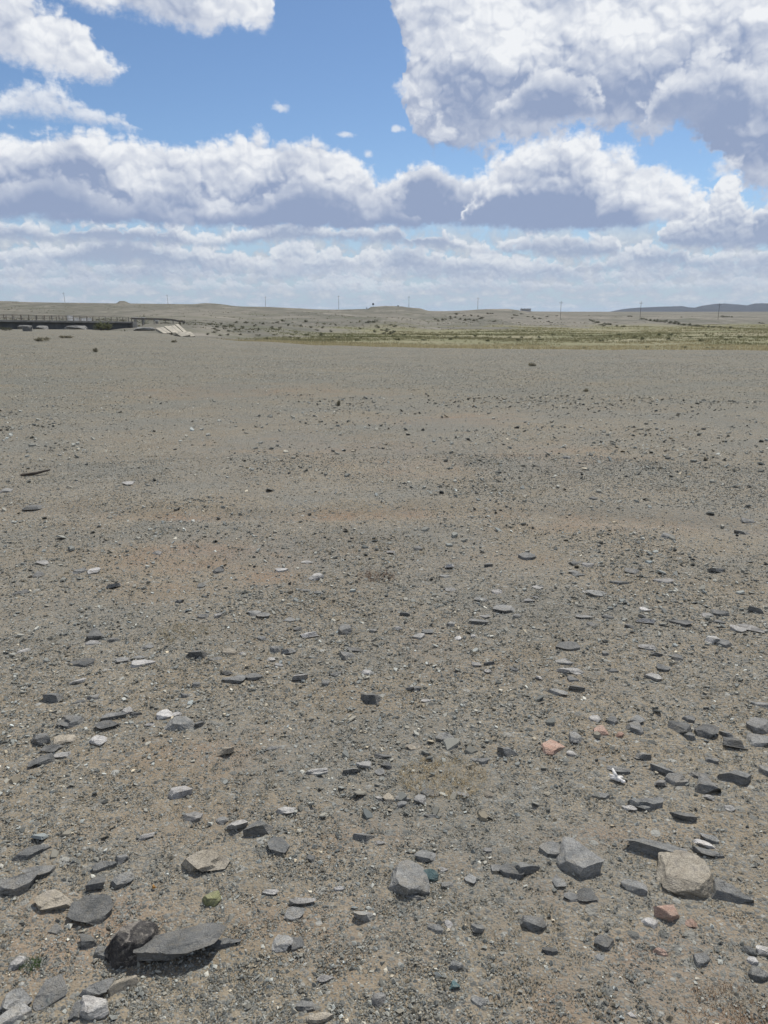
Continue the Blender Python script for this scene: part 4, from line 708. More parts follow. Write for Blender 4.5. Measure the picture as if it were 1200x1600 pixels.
# ------------------------------------------------------------------ loose gravel and stones nobody could count
def pebbles(name, n, rmin, rmax, smin_px, smin_m, smax, label, seed, power=2.1, dark=1.0, keep=None, oblate=.5, plate=False, smax_px=None):
    g = np.random.default_rng(seed)
    az = np.radians(g.uniform(-37, 37, n)); r = np.exp(g.uniform(math.log(rmin), math.log(rmax), n))
    x = r*np.sin(az); y = r*np.cos(az)
    dens = fbm(x*0.33, y*0.33, 4, 51)+0.8*fbm(x*1.7, y*1.7, 3, 53)
    k = g.random(n) < np.clip(0.62+dens*1.5, 0.12, 1)*(1-.6*np.clip(zones(x, y)[2], 0, 1))
    if keep is not None: k &= keep(x, y, g)
    x, y, r = x[k], y[k], r[k]; n = len(x)
    s0 = np.maximum(smin_m, smin_px*r/1200); s = s0*(1-g.random(n)*(1-(smax/smin_m)**-power))**(-1/power)
    s = np.minimum(s, smax) if smax_px is None else np.minimum(s, smax_px*r/1200*g.uniform(.6, 1, n))
    z = land(x, y)
    if plate:
        th = np.arange(6)/6*6.283; a0 = th[None]+g.uniform(-.42, .42, (n, 6)); rad = g.uniform(.42, 1.12, (n, 6))
        cx, sx = np.cos(a0)*rad, np.sin(a0)*rad; ti = g.uniform(.72, .97, (n, 6))
        slx, sly = g.uniform(-.5, .5, (n, 1)), g.uniform(-.5, .5, (n, 1))
        V = np.concatenate([np.stack([cx*ti, sx*ti, 1+slx*cx+sly*sx+g.uniform(-.1, .1, (n, 6))], -1), np.stack([cx, sx, np.full((n, 6), -.6)], -1)], 1)
        F = np.array([(0, 1, 2), (0, 2, 3), (0, 3, 4), (0, 4, 5)]+[t for q in range(6) for t in ((q, 6+q, 6+(q+1) % 6), (q, 6+(q+1) % 6, (q+1) % 6))])
    else:
        base = np.array([(1, 0, 0), (-1, 0, 0), (0, 1, 0), (0, -1, 0), (0, 0, 1), (0, 0, -1)], float)
        V = base[None]*(1+g.uniform(-.35, .35, (n, 6, 1)))+g.uniform(-.28, .28, (n, 6, 3))
        F = np.array([(0, 2, 4), (2, 1, 4), (1, 3, 4), (3, 0, 4), (2, 0, 5), (1, 2, 5), (3, 1, 5), (0, 3, 5)])
    nv = V.shape[1]
    V *= np.stack([g.uniform(.6, 1.1, n), g.uniform(.55, 1.0, n), g.uniform(oblate*.5, oblate*1.5, n)], 1)[:, None]
    # random turn about z and a small tip
    a = g.uniform(0, 6.283, n); ca, sa = np.cos(a)[:, None], np.sin(a)[:, None]
    X = V[..., 0]*ca-V[..., 1]*sa; Y = V[..., 0]*sa+V[..., 1]*ca; tl = .55 if plate else .35; t = g.uniform(-tl, tl, (n, 1)); u = g.uniform(-tl, tl, (n, 1))
    Z = V[..., 2]+t*X+u*Y
    P = np.stack([X, Y, Z], -1)*(s/2)[:, None, None]
    P += np.stack([x, y, z+s*0.12], 1)[:, None]
    T = (F[None]+(np.arange(n)*nv)[:, None, None]).reshape(-1, 3)
    q = g.random(n); val = np.interp(q, [0, .25, .6, .85, .96, 1], [.12, .178, .232, .29, .38, .55])*dark
    warm = g.normal(0, .035, n)+np.where(g.random(n) < .12, .12, 0)
    tone = np.stack([val*(1.0+warm), val*(1.0), val*(.875-warm)], 1)
    tone = np.repeat(tone, nv, 0)
    o = npmesh(name, P.reshape(-1, 3), T, GRAVEL, tone)
    tag(o, label, 'gravel', None, 'stuff'); return o
pebbles('gravel', 430000, 1.25, 9, 1.55, 0.0034, 0.022, 'loose grey gravel covering the foreground', 101, 2.7)
pebbles('gravel_spread', 150000, 9, 66, 1.3, 0.010, 0.045, 'grey gravel covering the plain towards the meadow', 102, 2.8, 1.2, None, .36)
def drifts(x, y, g): return g.random(len(x)) < np.clip(0.55+3.4*fbm(x*0.3, y*0.3, 4, 65)+1.8*fbm(x*1.3, y*1.3, 3, 67), 0.03, 1)
def clusters(x, y, g): return g.random(len(x)) < np.clip(0.30+3.2*fbm(x*0.28, y*0.28, 4, 61)+1.6*fbm(x*1.6, y*1.6, 3, 63), 0.02, 1)
pebbles('slate_chips', 42000, 2.2, 16, 2.5, 0.008, 0.10, 'small slate chips strewn over the gravel', 103, 2.1, 1.05, clusters, .15, True)

pebbles('slate_flakes', 12000, 2.6, 12.5, 5.5, 0.012, 0.12, 'loose flakes of grey slate lying in drifts across the middle ground', 104, 2.0, 1.15, drifts, .20, True, 13)
# ------------------------------------------------------------------ dry blades low over the gravel
def blades(name, x, y, hgt, wid, n_each, spread, cols, seed, label, cat='grass', lean=.6):
    g = np.random.default_rng(seed); n = len(x)
    X = np.repeat(x, n_each)+g.normal(0, 1, n*n_each)*np.repeat(spread, n_each); Y = np.repeat(y, n_each)+g.normal(0, 1, n*n_each)*np.repeat(spread, n_each)
    H = np.repeat(hgt, n_each)*g.uniform(.5, 1.2, n*n_each); W = np.repeat(wid, n_each)*g.uniform(.7, 1.3, n*n_each)
    Z = land(X, Y)-0.002; N_ = len(X); a = g.uniform(0, 6.283, N_); l = g.uniform(0, lean, N_); b = g.uniform(0, 6.283, N_)
    dx, dy = np.cos(a)*W/2, np.sin(a)*W/2; tx, ty = np.cos(b)*H*np.sin(l), np.sin(b)*H*np.sin(l); tz = H*np.cos(l)
    P = np.stack([np.stack([X-dx, Y-dy, Z], 1), np.stack([X+dx, Y+dy, Z], 1), np.stack([X+dx*.4+tx*.6, Y+dy*.4+ty*.6, Z+tz*.65], 1), np.stack([X-dx*.4+tx*.6, Y-dy*.4+ty*.6, Z+tz*.65], 1), np.stack([X+tx, Y+ty, Z+tz], 1)], 1).reshape(-1, 3)
    F = np.array([(0, 1, 2), (0, 2, 3), (3, 2, 4)]); T = (F[None]+(np.arange(N_)*5)[:, None, None]).reshape(-1, 3)
    c = np.repeat(cols, n_each, 0)*g.uniform(.75, 1.25, (N_, 1)); tone = np.repeat(c, 5, 0)
    o = npmesh(name, P, T, BLADE, tone)
    if label: tag(o, label, cat, None, 'stuff')
    return o
def near_blades():
    g = np.random.default_rng(5); n = 42000
    az = np.radians(g.uniform(-36, 36, n)); r = np.exp(g.uniform(math.log(1.25), math.log(11), n)); x = r*np.sin(az); y = r*np.cos(az)
    d = fbm(x*.8, y*.8, 4, 71)+.7*fbm(x*3, y*3, 3, 73); k = g.random(n) < np.clip(.5+2.2*d, .04, 1); x, y, r = x[k], y[k], r[k]
    t = g.random((len(x), 1)); cols = np.array([.16, .165, .125])*(1-t)+np.array([.31, .275, .19])*t
    blades('dry_stubble', x, y, np.clip(.006*np.sqrt(r), .008, .022), .0016*np.sqrt(r), 4, .004*np.sqrt(r), cols, 6, 'short grey-green and straw stubble growing between the stones', lean=1.1)
near_blades()
# ------------------------------------------------------------------ the bridge at the left
def build_bridge():
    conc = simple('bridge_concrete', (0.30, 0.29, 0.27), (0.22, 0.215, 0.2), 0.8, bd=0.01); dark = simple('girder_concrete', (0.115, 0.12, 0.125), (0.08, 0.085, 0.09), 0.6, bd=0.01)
    steel = simple('rail_steel', (0.13, 0.13, 0.13), (0.18, 0.15, 0.12), 2, bd=0); whitep = simple('white_paint', (0.62, 0.62, 0.60), (0.45, 0.45, 0.43), 1.5, bd=0)
    A = at_d(-190, 498.3, 112); B = at_d(204, 503.3, 150)
    ax = (B-A); L = ax.length; rz = math.atan2(ax.y, ax.x); slope = math.asin(ax.z/L)
    root = empty('road_bridge', A, rz); tag(root, 'low concrete road bridge with dark girders and a steel railing, at the left', 'bridge')
    q = Matrix.Rotation(-slope, 3, 'Y')
    T = lambda x, y, z: q @ Vector((x, y, z))
    bm = bmesh.new(); box(bm, T(L/2, 4.2, -.10), (L, 9.0, .2), q); frombm('deck', bm, conc, root)
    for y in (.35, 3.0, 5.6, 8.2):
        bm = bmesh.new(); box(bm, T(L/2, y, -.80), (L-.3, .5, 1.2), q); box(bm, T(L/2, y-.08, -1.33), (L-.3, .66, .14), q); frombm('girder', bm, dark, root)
    bm = bmesh.new(); box(bm, T(L/2, -.18, .04), (L, .28, .12), q); frombm('kerb', bm, whitep if False else conc, root)
    for x in (L*.36, L*.68):
        bm = bmesh.new(); box(bm, T(x, 4.2, -1.60), (1.1, 8.6, .4), q)
        g = gz(*(root.matrix_basis @ T(x, 4, 0)).xy) - A.z
        for y in (.6, 4.2, 7.8): rod(bm, (x, y, g-.5), T(x, y, -1.7), .42, seg=12)
        frombm('pier', bm, conc, root)
    bm = bmesh.new(); box(bm, T(L+.6, 4.2, -1.0), (1.4, 9.4, 2.2), q); frombm('abutment', bm, conc, root)
    for side, y in ((0, -.12), (1, 8.5)):
        bm = bmesh.new()
        for z, r in ((.86, .035), (.45, .022)): rod(bm, T(0, y, z), T(L*.985, y, z), r)
        rail = frombm('railing', bm, steel, root)
        n = 30
        for k in range(n+1):
            bm = bmesh.new(); box(bm, T(L*.985*k/n, y, .43), (.08, .07, .9), q); frombm('post', bm, steel, rail)
    for k, (x0, x1) in enumerate(((150, 160), (164, 173), (178, 189), (192, 200))):
        t0 = (x0+190)/394; t1 = (x1+190)/394
        bm = bmesh.new(); box(bm, T(L*(t0+t1)/2, 7.9, .42 if k else .62), (L*(t1-t0), .25, .55 if k else .95), q); frombm('parapet_block', bm, whitep, root)
    # road embankment guard rail beyond the bridge end
    g = empty('guard_rail', B, rz); tag(g, 'dark steel guard rail running on from the bridge end and dipping at its tip', 'guard rail')
    ptsx = [(205, 497.6), (222, 498.2), (240, 498.4), (258, 498.8), (270, 500), (280, 501.8), (289, 503.5)]
    W = [at_d(x, y, 152+(x-205)*.13) for x, y in ptsx]; inv = Matrix.Translation(B) @ Matrix.Rotation(rz, 4, 'Z'); inv = inv.inverted()
    bm = bmesh.new()
    for a, b in zip(W, W[1:]):
        a, b = inv @ a, inv @ b; d = b-a
        mt = Matrix.Translation((a+b)/2) @ d.to_track_quat('X', 'Z').to_matrix().to_4x4() @ Matrix.Diagonal((d.length*1.01, .08, .30, 1)); bmesh.ops.create_cube(bm, size=1, matrix=mt)
    frombm('beam', bm, steel, g)
    for k, w in enumerate(W[:-1]):
        a = inv @ (w+Vector((0, .12, 0))); bm = bmesh.new(); zb = gz(w.x, w.y)-B.z; zb = max(min(zb, a.z-.7), a.z-1.6); rod(bm, (a.x, a.y, zb), a, .07, seg=6); frombm('post', bm, steel, g)
    for (x0, x1, y) in ((207, 215, 497.6), (221, 226, 497.6), (241, 248, 500.2)):
        a, b = at_d(x0, y, 158), at_d(x1, y, 159); bm = bmesh.new(); box(bm, (0, 0, 0), ((b-a).length, .3, .42))
        o = frombm('marker_block', bm, whitep); o.location = (a+b)/2; o.rotation_euler.z = rz
        zt = gz(o.location.x, o.location.y)
        tag(o, {207: 'white concrete block just past the bridge end', 221: 'short white concrete block behind the guard rail, second past the bridge', 241: 'white concrete block low under the guard rail'}[x0], 'block')
        bm = bmesh.new(); h = max(o.location.z-zt-.2, .15); box(bm, (0, 0, -.21-h/2), (.5, .25, h)); frombm('foot', bm, conc, o)
    # slope paving of pale concrete slabs beside the abutment
    pale = simple('slope_concrete', (0.42, 0.385, 0.31), (0.24, 0.225, 0.185), 1.6, bd=0.01)
    P = at_d(243, 512.5, 104); Q_ = at_d(279, 506.5, 116); S = at_d(292, 518.5, 104); U = at_d(257, 521, 96)
    root2 = empty('slope_paving', P); tag(root2, 'row of pale concrete slabs paving the bank beside the bridge', 'slope paving')
    def slab(a, b, c, d, par, th=.3):
        n = (b-a).cross(d-a).normalized(); n = n if n.z > 0 else -n
        bm = bmesh.new(); vs = [bm.verts.new(v-P+n*t) for t in (-th, 0) for v in (a, b, c, d)]
        for f in ((3, 2, 1, 0), (4, 5, 6, 7), (0, 1, 5, 4), (1, 2, 6, 5), (2, 3, 7, 6), (3, 0, 4, 7)): bm.faces.new([vs[i] for i in f])
        bmesh.ops.recalc_face_normals(bm, faces=bm.faces); frombm('slab_panel', bm, pale, par)
    rg = random.Random(4)
    for k in range(6):
        t0, t1 = k/6+.004, (k+1)/6-.012; lift = Vector((0, 0, rg.uniform(-.06, .06)))
        a, b = P.lerp(Q_, t0), P.lerp(Q_, t1); d, c = U.lerp(S, t0), U.lerp(S, t1)
        cutx = rg.uniform(.9, 1.04); d, c = a.lerp(d, cutx), b.lerp(c, cutx*rg.uniform(.97, 1.02))
        slab(a+lift, b+lift, c+lift, d+lift, root2)
    for (x0, y0, x1, y1, x2, y2, x3, y3) in ((274, 520, 289, 518, 297, 523, 284, 526), (290, 518, 298, 518, 305, 525, 297, 526)):
        slab(at_d(x0, y0, 97), at_d(x1, y1, 97), at_d(x2, y2, 93), at_d(x3, y3, 93), root2, .25)
    for (x, y, w, lab) in ((117, 509.5, 34, 'long pale rubble bank under the bridge, left of two'), (64, 509.5, 18, 'small pale rubble heap under the bridge'), (40, 509, 22, 'pale broken concrete under the left end of the bridge'), (130, 509.5, 12, 'grey concrete stub under the bridge beside the green bush'), (225, 511.5, 30, 'low pale rubble heap between the bridge end and the slope paving')):
        c = at_d(x, y, 94); k = 94/1200; z = max(c.z, gz(c.x, c.y))
        o = rock_mesh('rubble_pile', 'boulder', w*k, 1.6, .42, 4, random.Random(x), M['G']); o.location = (c.x, c.y, z-.38); tag(o, lab, 'rubble pile')
build_bridge()

# ------------------------------------------------------------------ power line
def build_poles():
    wood = simple('pole_wood', (0.13, 0.12, 0.11), (0.09, 0.085, 0.08), 3, bd=0)
    lab = ['leftmost power pole, above the bridge railing', 'power pole on the skyline right of the small rock knoll', 'power pole on the skyline beyond the left bank of the meadow', 'power pole left of the flat-topped mound', 'power pole just right of the flat-topped mound',
           'power pole on the low rise dotted with shrubs', 'power pole right of the small grey building', 'power pole at the left foot of the blue hills', 'rightmost power pole, in front of the blue hills']
    for k, (x, yt, d, lean) in enumerate(((100, 457, 760, -.05), (261.5, 460.5, 770, -.04), (414.5, 463, 760, 0), (529, 462, 720, 0), (639, 463, 690, 0), (747, 465, 670, 0), (877, 471, 470, 0), (1002, 471.5, 455, 0), (1124.5, 474, 440, 0))):
        top = at_d(x, yt, d); zb = gz(top.x, top.y); h = top.z-zb; h = max(h, 6)
        r = empty('power_pole', (top.x, top.y, zb), 0); r.rotation_euler = (0, lean, 0); tag(r, lab[k], 'power pole', 'power line along the horizon')
        bm = bmesh.new(); rod(bm, (0, 0, -.5), (0, 0, h), .16 if d > 600 else .10, .09, 8); frombm('pole', bm, wood, r)
        bm = bmesh.new(); box(bm, (0, -.12, h-.8), (1.9, .1, .12)); frombm('crossarm', bm, wood, r)
        for xx in (-.85, 0, .85):
            bm = bmesh.new(); z0 = h-.74 if xx else h; rod(bm, (xx, -.12 if xx else 0, z0), (xx, -.12 if xx else 0, z0+.28), .06, .05, 6); frombm('insulator', bm, wood, r)
    steel = simple('sign_back', (0.10, 0.10, 0.11), bd=0)
    for (x, y, s, lab) in ((583, 475.2, 1.5, 'dark round marker on a thin post on the left end of the flat-topped mound'), (622, 478, 1.1, 'thin marker post on the right end of the flat-topped mound'), (573, 481.6, .9, 'lowest of three marker posts, on the left slope of the flat-topped mound')):
        t = at_d(x, y, 642); zb = gz(t.x, t.y); zb = min(zb, t.z-1.5); r = empty('marker_post', (t.x, t.y, zb)); tag(r, lab, 'marker post')
        bm = bmesh.new(); rod(bm, (0, 0, -.3), (0, 0, t.z-zb), .09, .07, 6); frombm('post', bm, steel, r)
        bm = bmesh.new(); rod(bm, (0, -.10, t.z-zb), (0, -.02, t.z-zb), s*.55, s*.55, 14); frombm('disc', bm, steel, r)
build_poles()
def build_house():
    wall = simple('pale_render', (0.62, 0.61, 0.60), (0.52, 0.51, 0.50), 0.3, bd=0); roof = simple('grey_roof', (0.36, 0.36, 0.37), bd=0); door = simple('dark_opening', (0.30, 0.30, 0.30), bd=0)
    a = at_d(814, 487.6, 1000); b = at_d(830, 487.6, 1000); z = gz((a.x+b.x)/2, a.y); w = b.x-a.x
    r = empty('long_building', ((a.x+b.x)/2, a.y, z), 0); tag(r, 'small grey flat-roofed building alone on the skyline', 'building')
    h = at_d(820, 482.2, 1000).z-z
    bm = bmesh.new(); box(bm, (0, 3, h*.44-.5), (w, 6, h*.88+1)); frombm('wall', bm, wall, r)
    bm = bmesh.new(); box(bm, (0, 3, h*.92), (w+.4, 6.4, h*.09)); rf = frombm('roof', bm, roof, r)
    for x in (-.42, -.12, .2, .44):
        bm = bmesh.new(); box(bm, (w*x, 2, h*1.02), (.9, .9, h*.12)); frombm('chimney', bm, roof, rf)
    for x in (-.36, -.18, .02, .2, .38):
        bm = bmesh.new(); box(bm, (w*x, -.03, h*.5), (.9, .1, 1.1)); frombm('window', bm, door, r)
build_house()

# ------------------------------------------------------------------ shrubs, tussocks and meadow
def leaf_clump(name, seed, n, size=.09, up=.75, cols=((.065, .07, .05), (.12, .12, .085)), droop=.3):
    """low desert shrub, about 1 m across and 0.6 m high: twigs with many small leaves, gaps between the clumps"""
    g = np.random.default_rng(seed); k = max(5, n//55)
    ca = g.uniform(0, 6.283, k); cr = np.sqrt(g.random(k))*.38; ch = g.uniform(.12, .48, k)*(1-cr)
    q = g.integers(0, k, n); c = np.stack([np.cos(ca)*cr, np.sin(ca)*cr, ch], 1)[q]+g.normal(0, 1, (n, 3))*np.array((.10, .10, .075)); c[:, 2] = np.abs(c[:, 2])
    d1 = g.normal(0, 1, (n, 3)); d1[:, 2] = np.abs(d1[:, 2])*up+.2; d1 /= np.linalg.norm(d1, axis=1)[:, None]; d2 = np.cross(d1, g.normal(0, 1, (n, 3))); d2 /= np.linalg.norm(d2, axis=1)[:, None]
    s = size*g.uniform(.5, 1.2, (n, 1)); P = np.stack([c-d2*s*.3, c+d2*s*.3, c+d1*s], 1).reshape(-1, 3); T = np.arange(n*3).reshape(-1, 3)
    tw = 14; ta = g.uniform(0, 6.283, tw); V = []; 
    for a in ta:
        r = g.uniform(.15, .4); t = np.array((math.cos(a)*r, math.sin(a)*r, g.uniform(.2, .45))); e = np.array((-math.sin(a), math.cos(a), 0))*.012; V += [-e, e, t]
    P = np.vstack([P, V]); T = np.arange(len(P)).reshape(-1, 3)
    t = g.random((n, 1)); col = np.array(cols[0])*(1-t)+np.array(cols[1])*t; col = np.vstack([np.repeat(col, 3, 0), np.full((tw*3, 3), .09)])
    o = npmesh(name, P, T, BLADE, col); me = o.data; bpy.data.objects.remove(o); return me
SHR = [leaf_clump('shrub', 200+i, 420) for i in range(4)]
SHG = [leaf_clump('green_shrub', 230+i, 420, .10, .9, ((.08, .092, .052), (.15, .155, .09))) for i in range(3)]
TUS = [leaf_clump('tussock', 260+i, 170, .30, 2.6, ((.17, .16, .115), (.28, .26, .195))) for i in range(3)]
def put(mesh, name, px, py, w, hpx, label, cat, group=None, dmax=2500):
    c, d = at(px, py, dmax); k = d/1200; o = bpy.data.objects.new(name, mesh); COL.objects.link(o)
    o.location = (c.x, c.y, c.z-.03); o.rotation_euler.z = rng.random()*6.28; o.scale = (w*k, w*k, max(hpx*k/.62, .15)); tag(o, label, cat, group); return o
def build_shrubs():
    rg = random.Random(9); pick = lambda L: rg.choice(L)
    def cluster(pts, w, h, meshes, label, group, j=1.0):
        for (x, y) in pts:
            put(pick(meshes), 'desert_shrub' if meshes is SHR else 'green_shrub', x+rg.uniform(-j, j), y+rg.uniform(-.4, .4), w*rg.uniform(.7, 1.35), h*rg.uniform(.75, 1.25), label, 'shrub', group)
    cluster([(680, 500), (685, 502), (691, 501), (697, 500), (703, 498), (713, 492), (725, 494), (718, 500), (728, 501), (733, 500), (740, 502), (745, 501), (750, 499), (755, 497), (762, 491), (767, 491), (771, 503), (705, 495), (735, 494), (712, 497), (748, 495)], 6.5, 3.2, SHR, 'dark shrub on the bare rise below the sixth power pole from the left', 'dark shrubs on the bare rise')
    cluster([(803, 493), (808, 494), (815, 491), (826, 495), (833, 496), (836, 499), (801, 498), (843, 499), (855, 495), (870, 494), (857, 503), (862, 505)], 5.5, 2.6, SHR, 'small dark shrub scattered below the grey building', 'shrubs below the grey building')
    cluster([(922, 501.5), (926, 503), (931, 504), (935, 505), (938, 508), (944, 507.5), (950, 508), (954, 508.5), (943, 510), (975, 511), (964, 510)], 7, 3.2, SHR, 'dark shrub in the slanting line left of the long shrub row', 'slanting line of dark shrubs')
    cluster([(1003, 499.5), (1010, 500.5), (1016, 501.5), (1022, 502.5), (1028, 503), (1034, 503.5), (1040, 504), (1046, 505), (1051, 506), (1056, 506.5), (1061, 507.5), (1066, 508.5), (1071, 509), (1077, 509.5), (1083, 510), (1088, 510), (1094, 511), (1100, 511.5), (1107, 511.5), (1115, 512), (1124, 512.5), (1132, 513), (1142, 513.5), (1055, 503.5), (1041, 501.5)], 7.5, 3.6, SHR, 'dark shrub in the long row crossing the plain under the blue hills', 'long row of dark shrubs under the blue hills')
    cluster([(1127, 495), (1131, 495.5), (1137, 495.5), (1143, 496), (1186, 505), (1190, 506), (981, 494.5), (985, 495)], 6, 2.4, SHR, 'lone far shrub on the plain below the blue hills', 'far shrubs below the blue hills')
    for (x, y, lab) in ((575, 505, 'left one of two big round shrubs on the pale slope below the mound'), (586, 504, 'right one of two big round shrubs on the pale slope below the mound'), (814, 541, None)):
        if lab: put(pick(SHR), 'desert_shrub', x, y, 10, 5.5, lab, 'shrub')
    cluster([(590, 512.5), (598, 517), (603, 519), (607, 516), (612, 520), (617, 519), (584, 519), (610, 523), (600, 522), (563, 514), (610, 509), (616, 511)], 8, 4.5, SHR, 'dark bush in the clump at the meadow edge below the two round shrubs', 'bush clump below the two round shrubs')
    cluster([(330, 508), (340, 512), (346, 507), (350, 515), (335, 520), (345, 525), (325, 523), (357, 518), (362, 510), (370, 505), (380, 513), (390, 520), (375, 524), (333, 514), (341, 517), (352, 511), (366, 516), (384, 506), (356, 524), (398, 510), (404, 516), (410, 507), (425, 512), (433, 505), (443, 503), (450, 509), (437, 514), (470, 511), (478, 504), (486, 512), (495, 517), (505, 513), (517, 519), (525, 509)], 6.5, 4.2, SHR, 'dark shrub on the eroded bank right of the slope paving', 'dark shrubs on the eroded bank')
    cluster([(x+rg.uniform(-6, 6), y) for x in range(400, 1180, 26) for y in (rg.choice((524.5, 526, 528)),)], 9, 3.4, SHG, 'dark green bush in the band along the middle of the meadow', 'green bushes along the middle of the meadow', 3)
    cluster([(x+rg.uniform(-8, 8), rg.uniform(530, 534)) for x in range(420, 1180, 48)], 9, 4.2, SHG, 'green bush standing in the near half of the meadow', 'green bushes in the near meadow', 3)
    cluster([(863, 544.5), (914, 545), (1068, 544), (1106, 545.5), (1113, 544.5), (1122, 545), (830, 545), (668, 543.5), (1010, 543.5), (776, 544)], 8, 4.0, SHG, 'dark low bush on the near edge of the meadow where the gravel ends', 'bushes on the near edge of the meadow')
    c = put(pick(SHG), 'reed_bush', 158, 516.2, 40, 16, 'tall grey-green bush in front of the bridge girder', 'bush'); 
    put(pick(SHR), 'desert_shrub', 9, 516.5, 19, 7, 'dark rounded shrub at the left edge in front of the bridge', 'shrub')
    o = rock_mesh('round_boulder', 'boulder', 12*.068, .7, .45, 4, random.Random(3), M['D']); c, d = at(43, 517.5); o.location = c; tag(o, 'dark rounded boulder in front of the bridge near the left edge', 'rock')
    for (x, y, w, h, lab) in ((530, 634, 8, 10, 'upright dry tuft alone on the grey plain'), (832, 572, 14, 6, 'dark low tuft on the far gravel near the meadow'), (915, 612, 9, 5, 'small dark tuft on the far gravel, nearer than the low tuft'), (150, 550, 9, 6, 'dark tuft on the pale ground at the left'), (272, 535, 9, 4, 'dark tuft on the pale ground below the slope paving'), (65, 533, 22, 6, 'loose grey tuft on the pale ground at the left edge, in front of the bridge'), (105, 528, 20, 4, 'low wide tuft in the row in front of the bridge')):
        put(pick(TUS), 'dry_tuft', x, y, w, h, lab, 'grass tuft')
    # the dry yellow patch and small plants near the camera
    def tuft(name, px, py, r, n, hgt, c0, c1, label, seed):
        c, d = at(px, py); g = np.random.default_rng(seed); t = g.random((n, 1)); a = g.uniform(0, 6.283, n); q = np.sqrt(g.random(n))*r
        x, y = c.x+np.cos(a)*q*1.25, c.y+np.sin(a)*q
        o = blades(name, x, y, np.full(n, hgt), np.full(n, .0022), 3, np.full(n, .004), np.array(c0)*(1-t)+np.array(c1)*t, seed, None, lean=1.45); tag(o, label, 'grass tuft')
    tuft('dry_grass_tuft', 692, 1215, .13, 900, .020, (.46, .38, .24), (.58, .49, .34), 'patch of dry yellow grass near the middle of the foreground', 31)
    tuft('dry_grass_tuft', 1150, 1592, .10, 420, .016, (.30, .21, .14), (.38, .27, .18), 'reddish-brown dry grass at the bottom right corner', 32)
    tuft('green_plant', 47, 1508, .022, 70, .016, (.06, .11, .045), (.10, .15, .06), 'tiny green plant near the bottom left corner', 33)
    tuft('dry_grass_tuft', 570, 852, .42, 420, .03, (.24, .20, .12), (.30, .25, .15), 'faint yellowish grass patch beyond the middle, just this side of the track', 34)
    tuft('dry_grass_tuft', 587, 903, .10, 90, .05, (.11, .06, .04), (.17, .09, .06), 'reddish-brown dead clump beyond the middle of the picture', 35)
    tuft('dry_grass_tuft', 285, 990, .11, 150, .03, (.30, .26, .16), (.36, .31, .2), 'yellowish tuft right of the dark stone with a pale chip', 36)
build_shrubs()
def build_meadow():
    g = np.random.default_rng(77); n = 120000
    az = np.radians(g.uniform(-16, 34, n)); r = np.sqrt(g.uniform(48**2, 300**2, n)); k = g.random(n) < np.clip(150/r, .15, 1); az, r = az[k], r[k]
    x, y = r*np.sin(az), r*np.cos(az); md = zones(x, y)[0]; k = g.random(len(x)) < md*np.clip(.55+fbm(x*.07, y*.12, 4, 91)*3.2, .05, 1); x, y, r = x[k], y[k], r[k]
    dry = np.clip((118-r)/22+fbm(x*.05, y*.05, 3, 5)*3, 0, 1); band = np.clip((r-205)/30+fbm(x*.04, y*.02, 3, 15)*3, 0, 1)
    c = np.array([.205, .195, .115])*np.ones((len(x), 1)); c = c*(1-dry[:, None])+np.array([.36, .31, .19])*dry[:, None]; c = c*(1-band[:, None]*.8)+np.array([.33, .305, .185])*band[:, None]*.8
    wet = np.clip(fbm(x*.03, y*.12, 3, 25)*5, 0, 1)[:, None]*(1-dry[:, None]); c = c*(1-wet*.6)+np.array([.11, .125, .06])*wet*.6
    blades('meadow_grass', x, y, .14+.16*g.random(len(x))+.25*np.clip(fbm(x*.12, y*.12, 3, 19), 0, 1), np.full(len(x), .05)*np.clip(r/90, 1, 2.5), 4, np.full(len(x), .16), c, 78, 'yellow-green grass of the valley meadow', lean=.7)
build_meadow()
def build_scrub():
    g = np.random.default_rng(88); n = 16000
    az = np.radians(g.uniform(-28, 32, n)); r = np.exp(g.uniform(math.log(90), math.log(620), n)); x, y = r*np.sin(az), r*np.cos(az)
    hz = zones(x, y)[1]; k = (hz > .5) & (g.random(n) < np.clip(.12+fbm(x*.02, y*.03, 4, 29)*2.6, 0, 1)); x, y, r = x[k], y[k], r[k]
    t = g.random((len(x), 1)); c = np.array([.085, .09, .06])*(1-t)+np.array([.17, .165, .105])*t
    blades('scrub', x, y, .22+.3*g.random(len(x))**3, .12+.16*g.random(len(x)), 6, .18+.35*g.random(len(x))**3, c, 89, 'sparse low scrub dotting the bare hills', lean=1.0)
build_scrub()
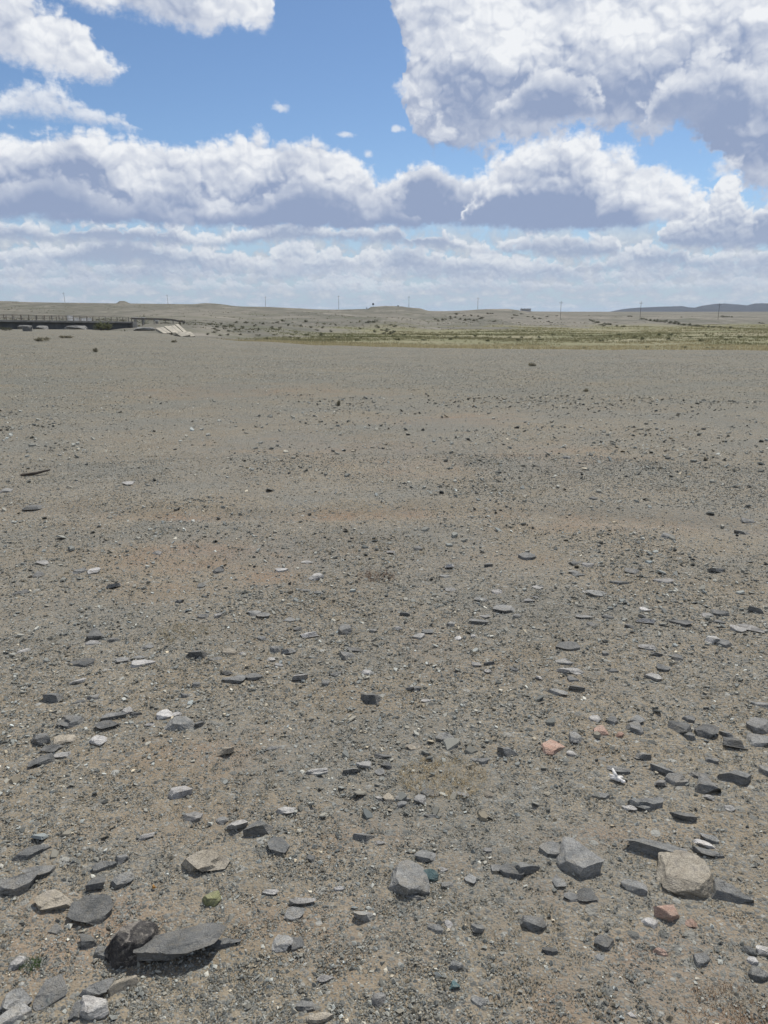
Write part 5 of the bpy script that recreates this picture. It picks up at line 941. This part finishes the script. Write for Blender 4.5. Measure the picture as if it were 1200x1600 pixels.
# sticks, bone and scraps lying on the gravel
def build_scraps():
    c, d = at(53, 744); wood = simple('grey_wood', (0.10, 0.085, 0.07), bd=0.002, scale=20)
    bm = bmesh.new(); w = 37*d/1200
    rod(bm, (-w/2, 0, .012), (0, .03, .02), .012, .016, 7); rod(bm, (0, .03, .02), (w/2, .10, .045), .016, .008, 7); rod(bm, (-.02, .03, .02), (-.12, -.05, .02), .008, .005, 6)
    o = frombm('dead_stick', bm, wood); o.location = c; tag(o, 'dark dead stick lying on the gravel far left', 'stick')
    c, d = at(963, 1222); k = d/1200; bone = simple('bleached_bone', (0.74, 0.72, 0.68), (0.6, 0.58, 0.54), 30, bd=0.002)
    bm = bmesh.new(); L = bm.verts.layers.skin.verify() if hasattr(bm.verts.layers, 'skin') else None
    P = [(0, 0, .012), (-10*k, 8*k, .016), (9*k, -6*k, .008), (9*k, 5*k, .01), (-3*k, 16*k, .03), (-11*k, 2*k, .01)]
    for q, r in ((1, .5), (2, .8), (3, .7), (4, .45), (5, .35)): rod(bm, P[0], P[q], 4.6*k, 4.6*k*r*.7, 9)
    for q, r in ((0, 4.8), (2, 3.6), (3, 3.2)): bmesh.ops.create_icosphere(bm, subdivisions=2, radius=r*k, matrix=Matrix.Translation(P[q]) @ Matrix.Diagonal((1.2, 1, .7, 1)))
    o = frombm('bone_fragment', bm, bone, smooth=True); o.location = c; tag(o, 'small bright white bone fragment with splayed points', 'bone')
    c, d = at(241, 1389); m = simple('orange_scrap', (0.42, 0.22, 0.06), bd=0); bm = bmesh.new()
    o = rock_mesh('orange_scrap', 'slab', .012, .012, .006, 3, random.Random(5), m); o.location = c+Vector((0, 0, .004)); tag(o, 'tiny orange scrap on the foreground gravel', 'scrap')
build_scraps()
# ------------------------------------------------------------------ thin summer haze
def build_haze():
    m = bpy.data.materials.new('haze'); m.use_nodes = True; N = NT(m.node_tree); N.n.clear(); out = N.n.new('ShaderNodeOutputMaterial'); v = N.n.new('ShaderNodeVolumePrincipled')
    v.inputs['Color'].default_value = (0.62, 0.80, 1.0, 1); v.inputs['Density'].default_value = HAZE; v.inputs['Anisotropy'].default_value = 0.2
    N.l.new(v.outputs[0], out.inputs['Volume'])
    bm = bmesh.new(); box(bm, (0, 0, 60), (62000, 62000, 260)); o = frombm('haze', bm, m); o['kind'] = 'stuff'
HAZE = 1.9e-5
build_haze()
